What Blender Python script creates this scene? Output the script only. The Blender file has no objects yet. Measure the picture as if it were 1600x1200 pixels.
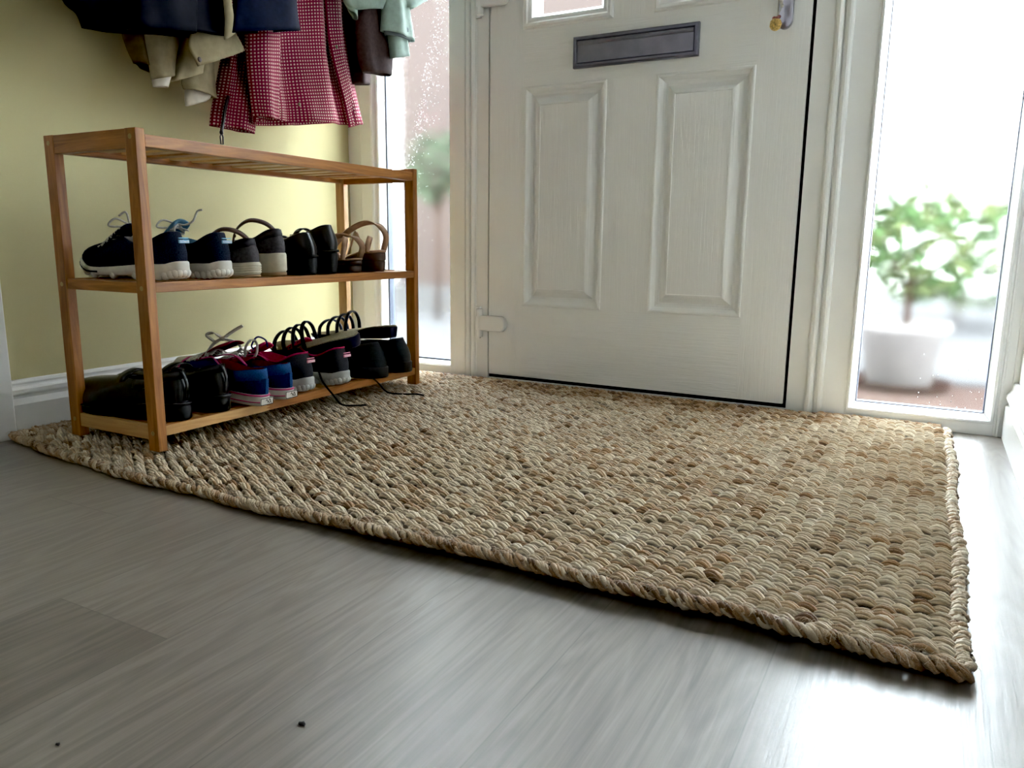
import bpy, bmesh, math, random
import numpy as np
from mathutils import Vector, Matrix
random.seed(7)
rng = np.random.default_rng(11)
PI = math.pi
scene = bpy.context.scene
COL = scene.collection

# ------------------------------------------------------------------ camera
CAM = Vector((1.601, -1.8816, 0.3969))
YAW, PITCH, ROLL, FPX = -0.4981, -0.1837, 0.0104, 1189.42
fw = Vector((math.sin(YAW)*math.cos(PITCH), math.cos(YAW)*math.cos(PITCH), math.sin(PITCH)))
rt = Vector((math.cos(YAW), -math.sin(YAW), 0))
up = rt.cross(fw)
c_, s_ = math.cos(ROLL), math.sin(ROLL)
rt, up = rt*c_ + up*s_, up*c_ - rt*s_
cd = bpy.data.cameras.new('camera')
cam = bpy.data.objects.new('camera', cd)
COL.objects.link(cam)
cd.sensor_width = 36.0
cd.lens = FPX*36.0/1600.0
cd.clip_start = 0.02
cam.matrix_world = Matrix(((rt.x, up.x, -fw.x, CAM.x), (rt.y, up.y, -fw.y, CAM.y), (rt.z, up.z, -fw.z, CAM.z), (0, 0, 0, 1)))
scene.camera = cam


def at_x(u, v, x):
    """measured point of the photo -> world point on the plane x"""
    d = fw + rt*((u-800)/FPX) - up*((v-600)/FPX)
    return CAM + d*((x-CAM.x)/d.x)


# ------------------------------------------------------------------ materials
def newmat(name):
    m = bpy.data.materials.new(name)
    m.use_nodes = True
    nt = m.node_tree
    b = nt.nodes['Principled BSDF']
    return m, nt, b


def nd(nt, typ, **kw):
    n = nt.nodes.new(typ)
    for k, v in kw.items():
        if k in n.inputs.keys():
            n.inputs[k].default_value = v
        else:
            setattr(n, k, v)
    return n


def ramp(nt, fac, stops):
    r = nt.nodes.new('ShaderNodeValToRGB')
    el = r.color_ramp.elements
    while len(el) < len(stops):
        el.new(0.5)
    for e, (p, c) in zip(el, stops):
        e.position = p
        e.color = (c[0], c[1], c[2], 1)
    nt.links.new(fac, r.inputs['Fac'])
    return r.outputs['Color']


def math_n(nt, op, a, b=None, c=None):
    n = nt.nodes.new('ShaderNodeMath')
    n.operation = op
    for i, v in enumerate((a, b, c)):
        if v is None:
            continue
        if isinstance(v, (int, float)):
            n.inputs[i].default_value = v
        else:
            nt.links.new(v, n.inputs[i])
    return n.outputs[0]


def simple(name, col, rough=0.5, var=0.12, scale=40.0, bump=0.0, metal=0.0, stretch=(1, 1, 1), spec=0.5, sheen=0.0, coat=0.0):
    m, nt, b = newmat(name)
    tc = nd(nt, 'ShaderNodeTexCoord')
    mp = nd(nt, 'ShaderNodeMapping')
    mp.inputs['Scale'].default_value = stretch
    nt.links.new(tc.outputs['Object'], mp.inputs['Vector'])
    no = nd(nt, 'ShaderNodeTexNoise', Scale=scale, Detail=4.0)
    nt.links.new(mp.outputs['Vector'], no.inputs['Vector'])
    lo = [max(0, c*(1-var)) for c in col]
    hi = [min(1, c*(1+var)) for c in col]
    nt.links.new(ramp(nt, no.outputs['Fac'], [(0.3, lo), (0.7, hi)]), b.inputs['Base Color'])
    b.inputs['Roughness'].default_value = rough
    b.inputs['Metallic'].default_value = metal
    b.inputs['Specular IOR Level'].default_value = spec
    if sheen:
        b.inputs['Sheen Weight'].default_value = sheen
    if coat:
        b.inputs['Coat Weight'].default_value = coat
    if bump:
        bp = nd(nt, 'ShaderNodeBump', Strength=bump, Distance=0.002)
        nt.links.new(no.outputs['Fac'], bp.inputs['Height'])
        nt.links.new(bp.outputs['Normal'], b.inputs['Normal'])
    return m


def wood(name, c1, c2, axis=1):
    m, nt, b = newmat(name)
    tc = nd(nt, 'ShaderNodeTexCoord')
    mp = nd(nt, 'ShaderNodeMapping')
    sc = [38, 38, 38]
    sc[axis] = 3.0
    mp.inputs['Scale'].default_value = sc
    nt.links.new(tc.outputs['Object'], mp.inputs['Vector'])
    no = nd(nt, 'ShaderNodeTexNoise', Scale=1.6, Detail=6.0, Roughness=0.62, Distortion=1.4)
    nt.links.new(mp.outputs['Vector'], no.inputs['Vector'])
    nt.links.new(ramp(nt, no.outputs['Fac'], [(0.32, c1), (0.68, c2)]), b.inputs['Base Color'])
    b.inputs['Roughness'].default_value = 0.45
    bp = nd(nt, 'ShaderNodeBump', Strength=0.12, Distance=0.001)
    nt.links.new(no.outputs['Fac'], bp.inputs['Height'])
    nt.links.new(bp.outputs['Normal'], b.inputs['Normal'])
    return m


def emboss(name, axis):
    """white moulded door skin with an embossed wood grain"""
    m, nt, b = newmat(name)
    tc = nd(nt, 'ShaderNodeTexCoord')
    mp = nd(nt, 'ShaderNodeMapping')
    sc = [120, 120, 120]
    sc[axis] = 5.0
    mp.inputs['Scale'].default_value = sc
    nt.links.new(tc.outputs['Object'], mp.inputs['Vector'])
    no = nd(nt, 'ShaderNodeTexNoise', Scale=1.2, Detail=2.5, Distortion=1.6)
    nt.links.new(mp.outputs['Vector'], no.inputs['Vector'])
    b.inputs['Base Color'].default_value = (0.85, 0.86, 0.85, 1)
    b.inputs['Roughness'].default_value = 0.42
    bp = nd(nt, 'ShaderNodeBump', Strength=0.6, Distance=0.002)
    nt.links.new(no.outputs['Fac'], bp.inputs['Height'])
    nt.links.new(bp.outputs['Normal'], b.inputs['Normal'])
    return m


def wall_mat(name, col):
    m = simple(name, col, rough=0.85, var=0.03, scale=3.0)
    nt = m.node_tree
    b = nt.nodes['Principled BSDF']
    tc = nd(nt, 'ShaderNodeTexCoord')
    n2 = nd(nt, 'ShaderNodeTexNoise', Scale=260.0, Detail=3.0)
    nt.links.new(tc.outputs['Object'], n2.inputs['Vector'])
    bp = nd(nt, 'ShaderNodeBump', Strength=0.12, Distance=0.001)
    nt.links.new(n2.outputs['Fac'], bp.inputs['Height'])
    nt.links.new(bp.outputs['Normal'], b.inputs['Normal'])
    return m


def floor_mat():
    m, nt, b = newmat('grey_oak_planks')
    L = nt.links
    tc = nd(nt, 'ShaderNodeTexCoord')
    sep = nd(nt, 'ShaderNodeSeparateXYZ')
    L.new(tc.outputs['Object'], sep.inputs[0])
    X, Y = sep.outputs['X'], sep.outputs['Y']
    xr = math_n(nt, 'DIVIDE', math_n(nt, 'ADD', X, 0.12), 0.18)       # seams at x = .96 + k*.18
    row = math_n(nt, 'FLOOR', xr)
    fx = math_n(nt, 'FRACT', xr)
    # row 5 (x .78-.96) has its end joint at y=-1.425
    off = math_n(nt, 'MULTIPLY', math_n(nt, 'SUBTRACT', row, 5.0), 0.58)
    yr = math_n(nt, 'ADD', math_n(nt, 'DIVIDE', math_n(nt, 'ADD', Y, 1.425), 1.22), off)
    idx = math_n(nt, 'FLOOR', yr)
    fy = math_n(nt, 'FRACT', yr)
    pid = nd(nt, 'ShaderNodeCombineXYZ')
    L.new(row, pid.inputs[0]); L.new(idx, pid.inputs[1])
    wn = nd(nt, 'ShaderNodeTexWhiteNoise')
    L.new(pid.outputs[0], wn.inputs['Vector'])
    rnd = wn.outputs['Value']
    # grain coordinates, shifted per plank
    cb = nd(nt, 'ShaderNodeCombineXYZ')
    L.new(math_n(nt, 'MULTIPLY', X, 13.0), cb.inputs[0])
    L.new(math_n(nt, 'MULTIPLY', Y, 1.5), cb.inputs[1])
    L.new(math_n(nt, 'MULTIPLY', rnd, 37.0), cb.inputs[2])
    n1 = nd(nt, 'ShaderNodeTexNoise', Scale=1.1, Detail=3.0, Distortion=0.8)
    L.new(cb.outputs[0], n1.inputs['Vector'])
    rings = math_n(nt, 'FRACT', math_n(nt, 'MULTIPLY', n1.outputs['Fac'], 9.0))
    rings = math_n(nt, 'ABSOLUTE', math_n(nt, 'SUBTRACT', rings, 0.5))
    cb2 = nd(nt, 'ShaderNodeCombineXYZ')
    L.new(math_n(nt, 'MULTIPLY', X, 190.0), cb2.inputs[0])
    L.new(math_n(nt, 'MULTIPLY', Y, 5.0), cb2.inputs[1])
    L.new(math_n(nt, 'MULTIPLY', rnd, 11.0), cb2.inputs[2])
    n2 = nd(nt, 'ShaderNodeTexNoise', Scale=1.0, Detail=4.0, Roughness=0.65)
    L.new(cb2.outputs[0], n2.inputs['Vector'])
    g = math_n(nt, 'ADD', math_n(nt, 'MULTIPLY', rings, 0.42), math_n(nt, 'MULTIPLY', n2.outputs['Fac'], 0.72))
    g = math_n(nt, 'ADD', g, math_n(nt, 'MULTIPLY', math_n(nt, 'SUBTRACT', rnd, 0.5), 0.09))
    # the darker plank at the left
    dk = math_n(nt, 'MULTIPLY', math_n(nt, 'COMPARE', row, 5.0, 0.1), math_n(nt, 'LESS_THAN', Y, -1.425))
    g = math_n(nt, 'SUBTRACT', g, math_n(nt, 'MULTIPLY', dk, 0.19))
    col = ramp(nt, g, [(0.12, FLOOR_C[0]), (0.46, FLOOR_C[1]), (0.8, FLOOR_C[2])])
    # joints
    jx = math_n(nt, 'MINIMUM', fx, math_n(nt, 'SUBTRACT', 1.0, fx))
    jx = math_n(nt, 'LESS_THAN', jx, 0.0042)
    jy = math_n(nt, 'MINIMUM', fy, math_n(nt, 'SUBTRACT', 1.0, fy))
    jy = math_n(nt, 'LESS_THAN', jy, 0.0007)
    j = math_n(nt, 'MAXIMUM', jx, jy)
    mx = nd(nt, 'ShaderNodeMix', data_type='RGBA', blend_type='MULTIPLY')
    L.new(math_n(nt, 'MULTIPLY', j, 0.40), mx.inputs[0])
    L.new(col, mx.inputs[6])
    mx.inputs[7].default_value = (0.3, 0.28, 0.27, 1)
    L.new(mx.outputs[2], b.inputs['Base Color'])
    L.new(math_n(nt, 'ADD', 0.26, math_n(nt, 'MULTIPLY', n2.outputs['Fac'], 0.22)), b.inputs['Roughness'])
    b.inputs['Specular IOR Level'].default_value = 0.95
    bp = nd(nt, 'ShaderNodeBump', Strength=0.35, Distance=0.0006)
    L.new(math_n(nt, 'SUBTRACT', n2.outputs['Fac'], j), bp.inputs['Height'])
    L.new(bp.outputs['Normal'], b.inputs['Normal'])
    return m


FLOOR_C = ((0.085, 0.070, 0.058), (0.160, 0.137, 0.116), (0.240, 0.211, 0.183))


def jute_mat():
    m, nt, b = newmat('jute')
    L = nt.links
    at = nd(nt, 'ShaderNodeAttribute', attribute_name='tone')
    uv = nd(nt, 'ShaderNodeUVMap')
    mp = nd(nt, 'ShaderNodeMapping')
    mp.inputs['Scale'].default_value = (2.0, 11.0, 1.0)
    L.new(uv.outputs[0], mp.inputs['Vector'])
    no = nd(nt, 'ShaderNodeTexNoise', Scale=1.6, Detail=4.0, Roughness=0.7)
    L.new(mp.outputs[0], no.inputs['Vector'])
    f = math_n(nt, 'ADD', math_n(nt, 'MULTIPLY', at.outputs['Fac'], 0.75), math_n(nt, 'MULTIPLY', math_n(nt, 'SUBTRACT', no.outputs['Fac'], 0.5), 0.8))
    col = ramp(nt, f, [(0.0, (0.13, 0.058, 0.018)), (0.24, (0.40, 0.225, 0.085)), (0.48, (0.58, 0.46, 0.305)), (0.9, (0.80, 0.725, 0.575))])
    L.new(col, b.inputs['Base Color'])
    b.inputs['Roughness'].default_value = 0.58
    b.inputs['Sheen Weight'].default_value = 0.2
    bp = nd(nt, 'ShaderNodeBump', Strength=0.8, Distance=0.0015)
    L.new(no.outputs['Fac'], bp.inputs['Height'])
    L.new(bp.outputs['Normal'], b.inputs['Normal'])
    return m


def checked_cloth():
    m, nt, b = newmat('crimson_cloth_cream_squares')
    L = nt.links
    uv = nd(nt, 'ShaderNodeUVMap')
    sep = nd(nt, 'ShaderNodeSeparateXYZ')
    L.new(uv.outputs[0], sep.inputs[0])
    p = 0.0078
    fu = math_n(nt, 'ABSOLUTE', math_n(nt, 'SUBTRACT', math_n(nt, 'FRACT', math_n(nt, 'DIVIDE', sep.outputs[0], p)), 0.5))
    fv = math_n(nt, 'ABSOLUTE', math_n(nt, 'SUBTRACT', math_n(nt, 'FRACT', math_n(nt, 'DIVIDE', sep.outputs[1], p)), 0.5))
    d = math_n(nt, 'MAXIMUM', fu, fv)
    msk = math_n(nt, 'LESS_THAN', d, 0.235)
    L.new(ramp(nt, msk, [(0.0, (0.19, 0.008, 0.037)), (1.0, (0.60, 0.40, 0.36))]), b.inputs['Base Color'])
    b.inputs['Roughness'].default_value = 0.7
    b.inputs['Specular IOR Level'].default_value = 0.1
    return m


def glass_mat(name, rough, bump, scale):
    m, nt, b = newmat(name)
    L = nt.links
    nt.nodes.remove(b)
    b = nt.nodes.new('ShaderNodeBsdfGlass')
    b.distribution = 'BECKMANN'
    b.inputs['Color'].default_value = (0.98, 0.99, 0.985, 1)
    b.inputs['Roughness'].default_value = rough
    b.inputs['IOR'].default_value = 1.35
    tc = nd(nt, 'ShaderNodeTexCoord')
    no = nd(nt, 'ShaderNodeTexNoise', Scale=scale, Detail=2.0)
    L.new(tc.outputs['Object'], no.inputs['Vector'])
    bp = nd(nt, 'ShaderNodeBump', Strength=bump, Distance=0.002)
    L.new(no.outputs['Fac'], bp.inputs['Height'])
    L.new(bp.outputs['Normal'], b.inputs['Normal'])
    L.new(b.outputs[0], nt.nodes['Material Output'].inputs['Surface'])
    return m


def brick_mat(name, c1, c2, cm, scale, rot=False):
    m, nt, b = newmat(name)
    tc = nd(nt, 'ShaderNodeTexCoord')
    mp = nd(nt, 'ShaderNodeMapping')
    if rot:
        mp.inputs['Rotation'].default_value = (PI/2, 0, 0)
    nt.links.new(tc.outputs['Object'], mp.inputs['Vector'])
    br = nd(nt, 'ShaderNodeTexBrick')
    br.inputs['Color1'].default_value = (*c1, 1)
    br.inputs['Color2'].default_value = (*c2, 1)
    br.inputs['Mortar'].default_value = (*cm, 1)
    br.inputs['Scale'].default_value = scale
    nt.links.new(mp.outputs[0], br.inputs['Vector'])
    nt.links.new(br.outputs['Color'], b.inputs['Base Color'])
    b.inputs['Roughness'].default_value = 1.0
    b.inputs['Specular IOR Level'].default_value = 0.0
    return m


M = {}
M['floor'] = floor_mat()
M['jute'] = jute_mat()
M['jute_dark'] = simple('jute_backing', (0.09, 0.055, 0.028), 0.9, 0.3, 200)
M['wall_cream'] = wall_mat('cream_paint', (0.53, 0.48, 0.262))
M['wall_dim'] = wall_mat('brown_paint', (0.16, 0.14, 0.11))
M['wall_white'] = wall_mat('white_paint', (0.80, 0.80, 0.77))
M['ceiling'] = wall_mat('ceiling_paint', (0.82, 0.82, 0.80))
M['gloss'] = simple('white_gloss_paint', (0.80, 0.80, 0.78), 0.3, 0.02, 8)
M['upvc'] = simple('white_upvc', (0.84, 0.85, 0.84), 0.33, 0.015, 6)
M['hinge'] = simple('white_hinge_plastic', (0.86, 0.86, 0.86), 0.25, 0.01, 6)
M['door_v'] = emboss('door_skin_upright_grain', 2)
M['door_h'] = emboss('door_skin_level_grain', 0)
M['gasket'] = simple('dark_blue_grey_rubber', (0.035, 0.05, 0.085), 0.5, 0.1, 20)
M['gap'] = simple('black_door_seal', (0.006, 0.006, 0.016), 0.8, 0.1, 20)
M['glass_obscure'] = glass_mat('obscure_glass', 0.14, 0.0, 90.0)
M['glass_wet'] = glass_mat('rippled_glass', 0.16, 0.02, 55.0)
M['drop'] = simple('water_drop', (0.9, 0.93, 0.95), 0.05, 0.0, 6)
M['bronze'] = simple('gunmetal', (0.20, 0.20, 0.255), 0.36, 0.12, 30, metal=0.5)
M['bronze_dark'] = simple('gunmetal_edge', (0.145, 0.145, 0.19), 0.36, 0.12, 30, metal=0.5)
M['chrome'] = simple('satin_chrome', (0.42, 0.42, 0.48), 0.28, 0.05, 30, metal=1.0)
M['bob'] = simple('ochre_bob', (0.55, 0.36, 0.10), 0.6, 0.5, 260, bump=0.4)
M['bob_red'] = simple('red_knot', (0.36, 0.11, 0.09), 0.6, 0.3, 120)
M['cord'] = simple('cream_cord', (0.55, 0.52, 0.47), 0.8, 0.15, 90)
WO1, WO2 = (0.20, 0.070, 0.014), (0.46, 0.19, 0.042)
WY1, WY2 = (0.46, 0.25, 0.085), (0.62, 0.38, 0.15)
for ax, nm in enumerate('xyz'):
    M['wood_'+nm] = wood('acacia_'+nm, WO1, WO2, ax)
    M['pale_'+nm] = wood('pale_acacia_'+nm, WY1, WY2, ax)
M['plug'] = simple('brass_screw', (0.45, 0.33, 0.14), 0.4, 0.1, 60, metal=0.7)
# shoes
M['navy_mesh'] = simple('navy_mesh_fabric', (0.015, 0.019, 0.035), 0.85, 0.5, 500, bump=0.4, spec=0.12)
M['white_eva'] = simple('white_foam_sole', (0.62, 0.60, 0.55), 0.6, 0.10, 50)
M['cream_sole'] = simple('cream_rubber', (0.55, 0.51, 0.39), 0.6, 0.12, 60)
M['tan_tread'] = simple('tan_tread', (0.30, 0.20, 0.10), 0.7, 0.15, 60)
M['sky_lining'] = simple('sky_blue_lining', (0.10, 0.24, 0.36), 0.75, 0.2, 120)
M['pale_lace'] = simple('pale_lace', (0.50, 0.48, 0.42), 0.8, 0.15, 300)
M['logo_blue'] = simple('light_blue_print', (0.20, 0.47, 0.66), 0.5, 0.05, 100)
M['grey_suede'] = simple('grey_brown_suede', (0.066, 0.060, 0.066), 0.85, 0.25, 180, bump=0.2, spec=0.12)
M['grey_edge'] = simple('charcoal_leather', (0.032, 0.031, 0.036), 0.55, 0.2, 120, spec=0.12)
M['brown_strap'] = simple('brown_leather', (0.065, 0.030, 0.018), 0.5, 0.25, 90)
M['black_leather'] = simple('black_leather', (0.010, 0.010, 0.012), 0.28, 0.2, 120, bump=0.1, spec=0.4)
M['black_suede'] = simple('black_suede', (0.014, 0.015, 0.019), 0.6, 0.25, 240, bump=0.15, spec=0.2)
M['black_rubber'] = simple('black_rubber', (0.012, 0.012, 0.014), 0.5, 0.2, 90, spec=0.25)
M['tan_leather'] = simple('tan_leather', (0.34, 0.20, 0.115), 0.42, 0.2, 80)
M['dark_brown'] = simple('dark_brown_leather', (0.050, 0.026, 0.018), 0.5, 0.25, 80)
M['canvas_navy'] = simple('navy_canvas', (0.014, 0.022, 0.075), 0.85, 0.3, 420, bump=0.2, spec=0.12)
M['canvas_blue'] = simple('blue_denim', (0.020, 0.070, 0.20), 0.85, 0.25, 420, bump=0.2, spec=0.12)
M['maroon'] = simple('maroon_lining', (0.16, 0.012, 0.030), 0.8, 0.25, 160, spec=0.12)
M['pink'] = simple('pink_trim', (0.55, 0.055, 0.19), 0.55, 0.1, 90)
M['hot_pink'] = simple('hot_pink_lining', (0.45, 0.022, 0.095), 0.75, 0.2, 160, spec=0.12)
M['grey_mesh'] = simple('charcoal_mesh', (0.038, 0.038, 0.046), 0.85, 0.25, 700, bump=0.3, spec=0.12)
M['grey_eva'] = simple('light_grey_sole', (0.42, 0.43, 0.42), 0.6, 0.1, 50)
M['grey_lining'] = simple('grey_lining', (0.19, 0.165, 0.15), 0.85, 0.2, 160)
M['pink_print'] = simple('pink_print', (0.75, 0.25, 0.36), 0.5, 0.1, 90)
M['pale_print'] = simple('pale_print', (0.75, 0.72, 0.74), 0.5, 0.05, 90)
M['violet_lace'] = simple('violet_lace', (0.028, 0.022, 0.16), 0.7, 0.2, 300)
M['black_lace'] = simple('black_lace', (0.008, 0.008, 0.010), 0.75, 0.2, 300, spec=0.12)
M['insole'] = simple('olive_tan_insole', (0.36, 0.32, 0.21), 0.8, 0.3, 330, bump=0.2)
M['navy_strap'] = simple('dark_navy_strap', (0.010, 0.012, 0.030), 0.38, 0.2, 90, spec=0.12)
# coats
M['coat_black'] = simple('blue_black_cloth', (0.004, 0.004, 0.009), 0.8, 0.3, 80, spec=0.12)
M['coat_navy'] = simple('navy_cloth', (0.005, 0.007, 0.022), 0.8, 0.3, 80, spec=0.12)
M['coat_beige'] = simple('beige_cotton', (0.31, 0.265, 0.165), 0.85, 0.12, 60, bump=0.15, spec=0.12)
M['coat_lining'] = simple('dark_brown_lining', (0.085, 0.06, 0.03), 0.85, 0.2, 60, spec=0.12)
M['coat_white'] = simple('cream_lining', (0.62, 0.58, 0.50), 0.85, 0.1, 60)
M['coat_red'] = checked_cloth()
M['coat_brown'] = simple('dark_brown_wool', (0.060, 0.040, 0.040), 0.85, 0.2, 120, spec=0.12)
M['coat_green'] = simple('sage_cotton', (0.27, 0.36, 0.31), 0.8, 0.12, 60, bump=0.1)
M['coat_greendk'] = simple('dark_sage_lining', (0.10, 0.13, 0.14), 0.8, 0.12, 60)
M['zip'] = simple('black_zip', (0.012, 0.010, 0.012), 0.4, 0.1, 60)
M['brass'] = simple('antique_brass', (0.13, 0.10, 0.06), 0.4, 0.2, 60, metal=0.8)
# outside
M['paving'] = brick_mat('brick_paving', (0.0385, 0.0255, 0.0215), (0.034, 0.0230, 0.0195), (0.041, 0.031, 0.027), 4.0)
M['brick'] = brick_mat('brick_wall', (0.036, 0.0275, 0.025), (0.033, 0.0260, 0.0235), (0.037, 0.031, 0.029), 4.5, True)
M['leaf'] = simple('leaf_green', (0.036, 0.062, 0.025), 1.0, 0.3, 9, spec=0.0)
M['leaf_pale'] = simple('leaf_pale_green', (0.036, 0.047, 0.031), 1.0, 0.3, 9, spec=0.0)
M['leaf_yellow'] = simple('leaf_yellow_green', (0.050, 0.061, 0.027), 1.0, 0.3, 9, spec=0.0)
M['bark'] = simple('bark', (0.030, 0.018, 0.013), 1.0, 0.3, 30, spec=0.0)
M['pot_white'] = simple('pale_pot', (0.15, 0.14, 0.135), 1.0, 0.1, 8, spec=0.0)
M['terracotta'] = simple('terracotta', (0.018, 0.0105, 0.0085), 1.0, 0.2, 20, spec=0.0)
M['path'] = simple('pale_concrete', (0.046, 0.045, 0.045), 1.0, 0.1, 12, spec=0.0)
M['soil'] = simple('soil', (0.06, 0.04, 0.03), 0.95, 0.3, 60)
M['crumb'] = simple('black_crumb', (0.02, 0.018, 0.018), 0.9, 0.3, 300)


# ------------------------------------------------------------------ helpers
def link(name, me, mat, parent=None, smooth=False):
    o = bpy.data.objects.new(name, me)
    COL.objects.link(o)
    if parent is not None:
        o.parent = parent
    if mat is not None:
        for mm in (mat if isinstance(mat, (list, tuple)) else [mat]):
            me.materials.append(mm)
    if smooth:
        me.shade_smooth()
    return o


def obj(name, bm, mat, parent=None, smooth=False, bevel=0.0):
    bmesh.ops.recalc_face_normals(bm, faces=bm.faces)
    me = bpy.data.meshes.new(name)
    bm.to_mesh(me)
    bm.free()
    o = link(name, me, mat, parent, smooth)
    if bevel:
        md = o.modifiers.new('bevel', 'BEVEL')
        md.width = bevel
        md.segments = 2
        md.limit_method = 'ANGLE'
    return o


def thing(name, label, cat, loc=(0, 0, 0), rotz=0.0, group=None):
    o = bpy.data.objects.new(name, None)
    COL.objects.link(o)
    o.empty_display_size = 0.05
    o.location = loc
    o.rotation_euler = (0, 0, rotz)
    tag(o, label, cat, group)
    return o


def tag(o, label, cat, group=None):
    o['label'] = label
    o['category'] = cat
    if group:
        o['group'] = group
    return o


def struct(o):
    o['kind'] = 'structure'
    return o


def box(bm, x0, x1, y0, y1, z0, z1):
    vs = [bm.verts.new((x, y, z)) for x in (x0, x1) for y in (y0, y1) for z in (z0, z1)]
    for f in ((0, 1, 3, 2), (4, 6, 7, 5), (0, 4, 5, 1), (2, 3, 7, 6), (0, 2, 6, 4), (1, 5, 7, 3)):
        bm.faces.new([vs[i] for i in f])
    return vs


def boxes(*bs):
    bm = bmesh.new()
    for b in bs:
        box(bm, *b)
    return bm


def prism(bm, prof, axis, a, b):
    """extrude a closed profile; axis 'x': prof=(y,z), 'y': (x,z), 'z': (x,y)"""
    def P(p, t):
        return {'x': (t, p[0], p[1]), 'y': (p[0], t, p[1]), 'z': (p[0], p[1], t)}[axis]
    A = [bm.verts.new(P(p, a)) for p in prof]
    B = [bm.verts.new(P(p, b)) for p in prof]
    n = len(prof)
    for i in range(n):
        bm.faces.new((A[i], A[(i+1) % n], B[(i+1) % n], B[i]))
    bm.faces.new(A)
    bm.faces.new(B[::-1])


def rings_mesh(bm, rings, closed=True, cap0=False, cap1=False, uvl=None):
    """loft a list of rings of points"""
    V = [[bm.verts.new(p) for p in r] for r in rings]
    n = len(rings[0])
    fs = []
    for a, b in zip(V[:-1], V[1:]):
        for i in range(n if closed else n-1):
            j = (i+1) % n
            fs.append(bm.faces.new((a[i], a[j], b[j], b[i])))
    if cap0:
        bm.faces.new(V[0][::-1])
    if cap1:
        bm.faces.new(V[-1])
    return V


def tube(bm, pts, r, sides=6, cap=True, flat=1.0, upv=None):
    """round or flattened tube along points; r number or list"""
    pts = [Vector(p) for p in pts]
    n = len(pts)
    rings = []
    prev = None
    for i, p in enumerate(pts):
        t = (pts[min(i+1, n-1)] - pts[max(i-1, 0)])
        if t.length < 1e-9:
            t = Vector((0, 0, 1))
        t.normalize()
        ref = Vector(upv) if upv is not None else (prev if prev is not None else (Vector((0, 0, 1)) if abs(t.z) < 0.9 else Vector((1, 0, 0))))
        a = ref - t*ref.dot(t)
        if a.length < 1e-6:
            a = Vector((1, 0, 0)) - t*t.x
        a.normalize()
        prev = a
        b = t.cross(a)
        rr = r[i] if isinstance(r, (list, tuple)) else r
        rings.append([p + b*math.cos(2*PI*k/sides)*rr + a*math.sin(2*PI*k/sides)*rr*flat for k in range(sides)])
    rings_mesh(bm, rings, True, cap, cap)


def spline(pts, n=8):
    """Catmull-Rom through points"""
    P = [Vector(p) for p in pts]
    P = [P[0]*2-P[1]] + P + [P[-1]*2-P[-2]]
    out = []
    for i in range(1, len(P)-2):
        for k in range(n):
            t = k/n
            a, b, c, d = P[i-1], P[i], P[i+1], P[i+2]
            out.append(0.5*((2*b) + (c-a)*t + (2*a-5*b+4*c-d)*t*t + (3*b-a-3*c+d)*t**3))
    out.append(P[-2])
    return out


def blob(bm, c, r, seg=8, rings=5):
    m = Matrix.Translation(c) @ Matrix.Diagonal((r[0], r[1], r[2], 1))
    bmesh.ops.create_uvsphere(bm, u_segments=seg, v_segments=rings, radius=1.0, matrix=m)


# ------------------------------------------------------------------ room shell
XR = 1.783            # right wall face
YB = -4.4             # wall behind the camera
ZC = 2.4
struct(obj('floor', boxes((-0.12, 1.95, YB-0.1, 0.07, -0.06, 0.0)), M['floor']))
struct(obj('ceiling', boxes((-0.12, 1.95, YB-0.1, 0.07, ZC, ZC+0.06)), M['ceiling']))
struct(obj('wall_left', boxes((-0.12, 0.0, YB-0.1, 0.07, 0.0, ZC)), M['wall_cream']))
struct(obj('wall_right', boxes((XR, XR+0.12, YB-0.1, 0.07, 0.0, ZC)), M['wall_white']))
struct(obj('wall_behind', boxes((0.0, XR, YB-0.1, YB, 0.0, ZC)), M['wall_dim']))
struct(obj('wall_back', boxes((0.0, XR, 0.0, 0.07, 2.1, ZC)), M['wall_white']))

# skirting profile (depth from wall, height)
SK = [(0, 0), (0.019, 0), (0.019, 0.066), (0.016, 0.072), (0.013, 0.078), (0.013, 0.083), (0.0165, 0.088), (0.017, 0.096), (0.012, 0.101), (0.0115, 0.105), (0.0125, 0.109), (0.009, 0.114), (0.0, 0.115)]
bm = bmesh.new()
prism(bm, [(d, z) for d, z in SK], 'y', -1.052, 0.0)
struct(obj('baseboard_left', bm, M['gloss'], bevel=0.0007))
SKR = [(0, 0), (0.019, 0), (0.019, 0.068), (0.0175, 0.070), (0.0135, 0.072), (0.0135, 0.078), (0.017, 0.081), (0.019, 0.087), (0.018, 0.094), (0.013, 0.100), (0.010, 0.104), (0.009, 0.118), (0.0, 0.12)]
bm = bmesh.new()
prism(bm, [(XR-d, z) for d, z in SKR], 'y', YB, 0.0)
struct(obj('baseboard_right', bm, M['gloss'], bevel=0.0007))
# white architrave at the left edge of the picture
bm = bmesh.new()
prism(bm, [(0.0, -1.0525), (0.020, -1.0525), (0.024, -1.056), (0.024, -1.120), (0.016, -1.126), (0.016, -1.140), (0.0, -1.140)], 'z', 0.0, 2.05)
struct(obj('trim_1', bm, M['gloss'], bevel=0.001))

# ------------------------------------------------------------------ entrance: frame, side windows, door
DX0, DX1 = 0.5, 1.3165
ZT = 2.1
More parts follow.
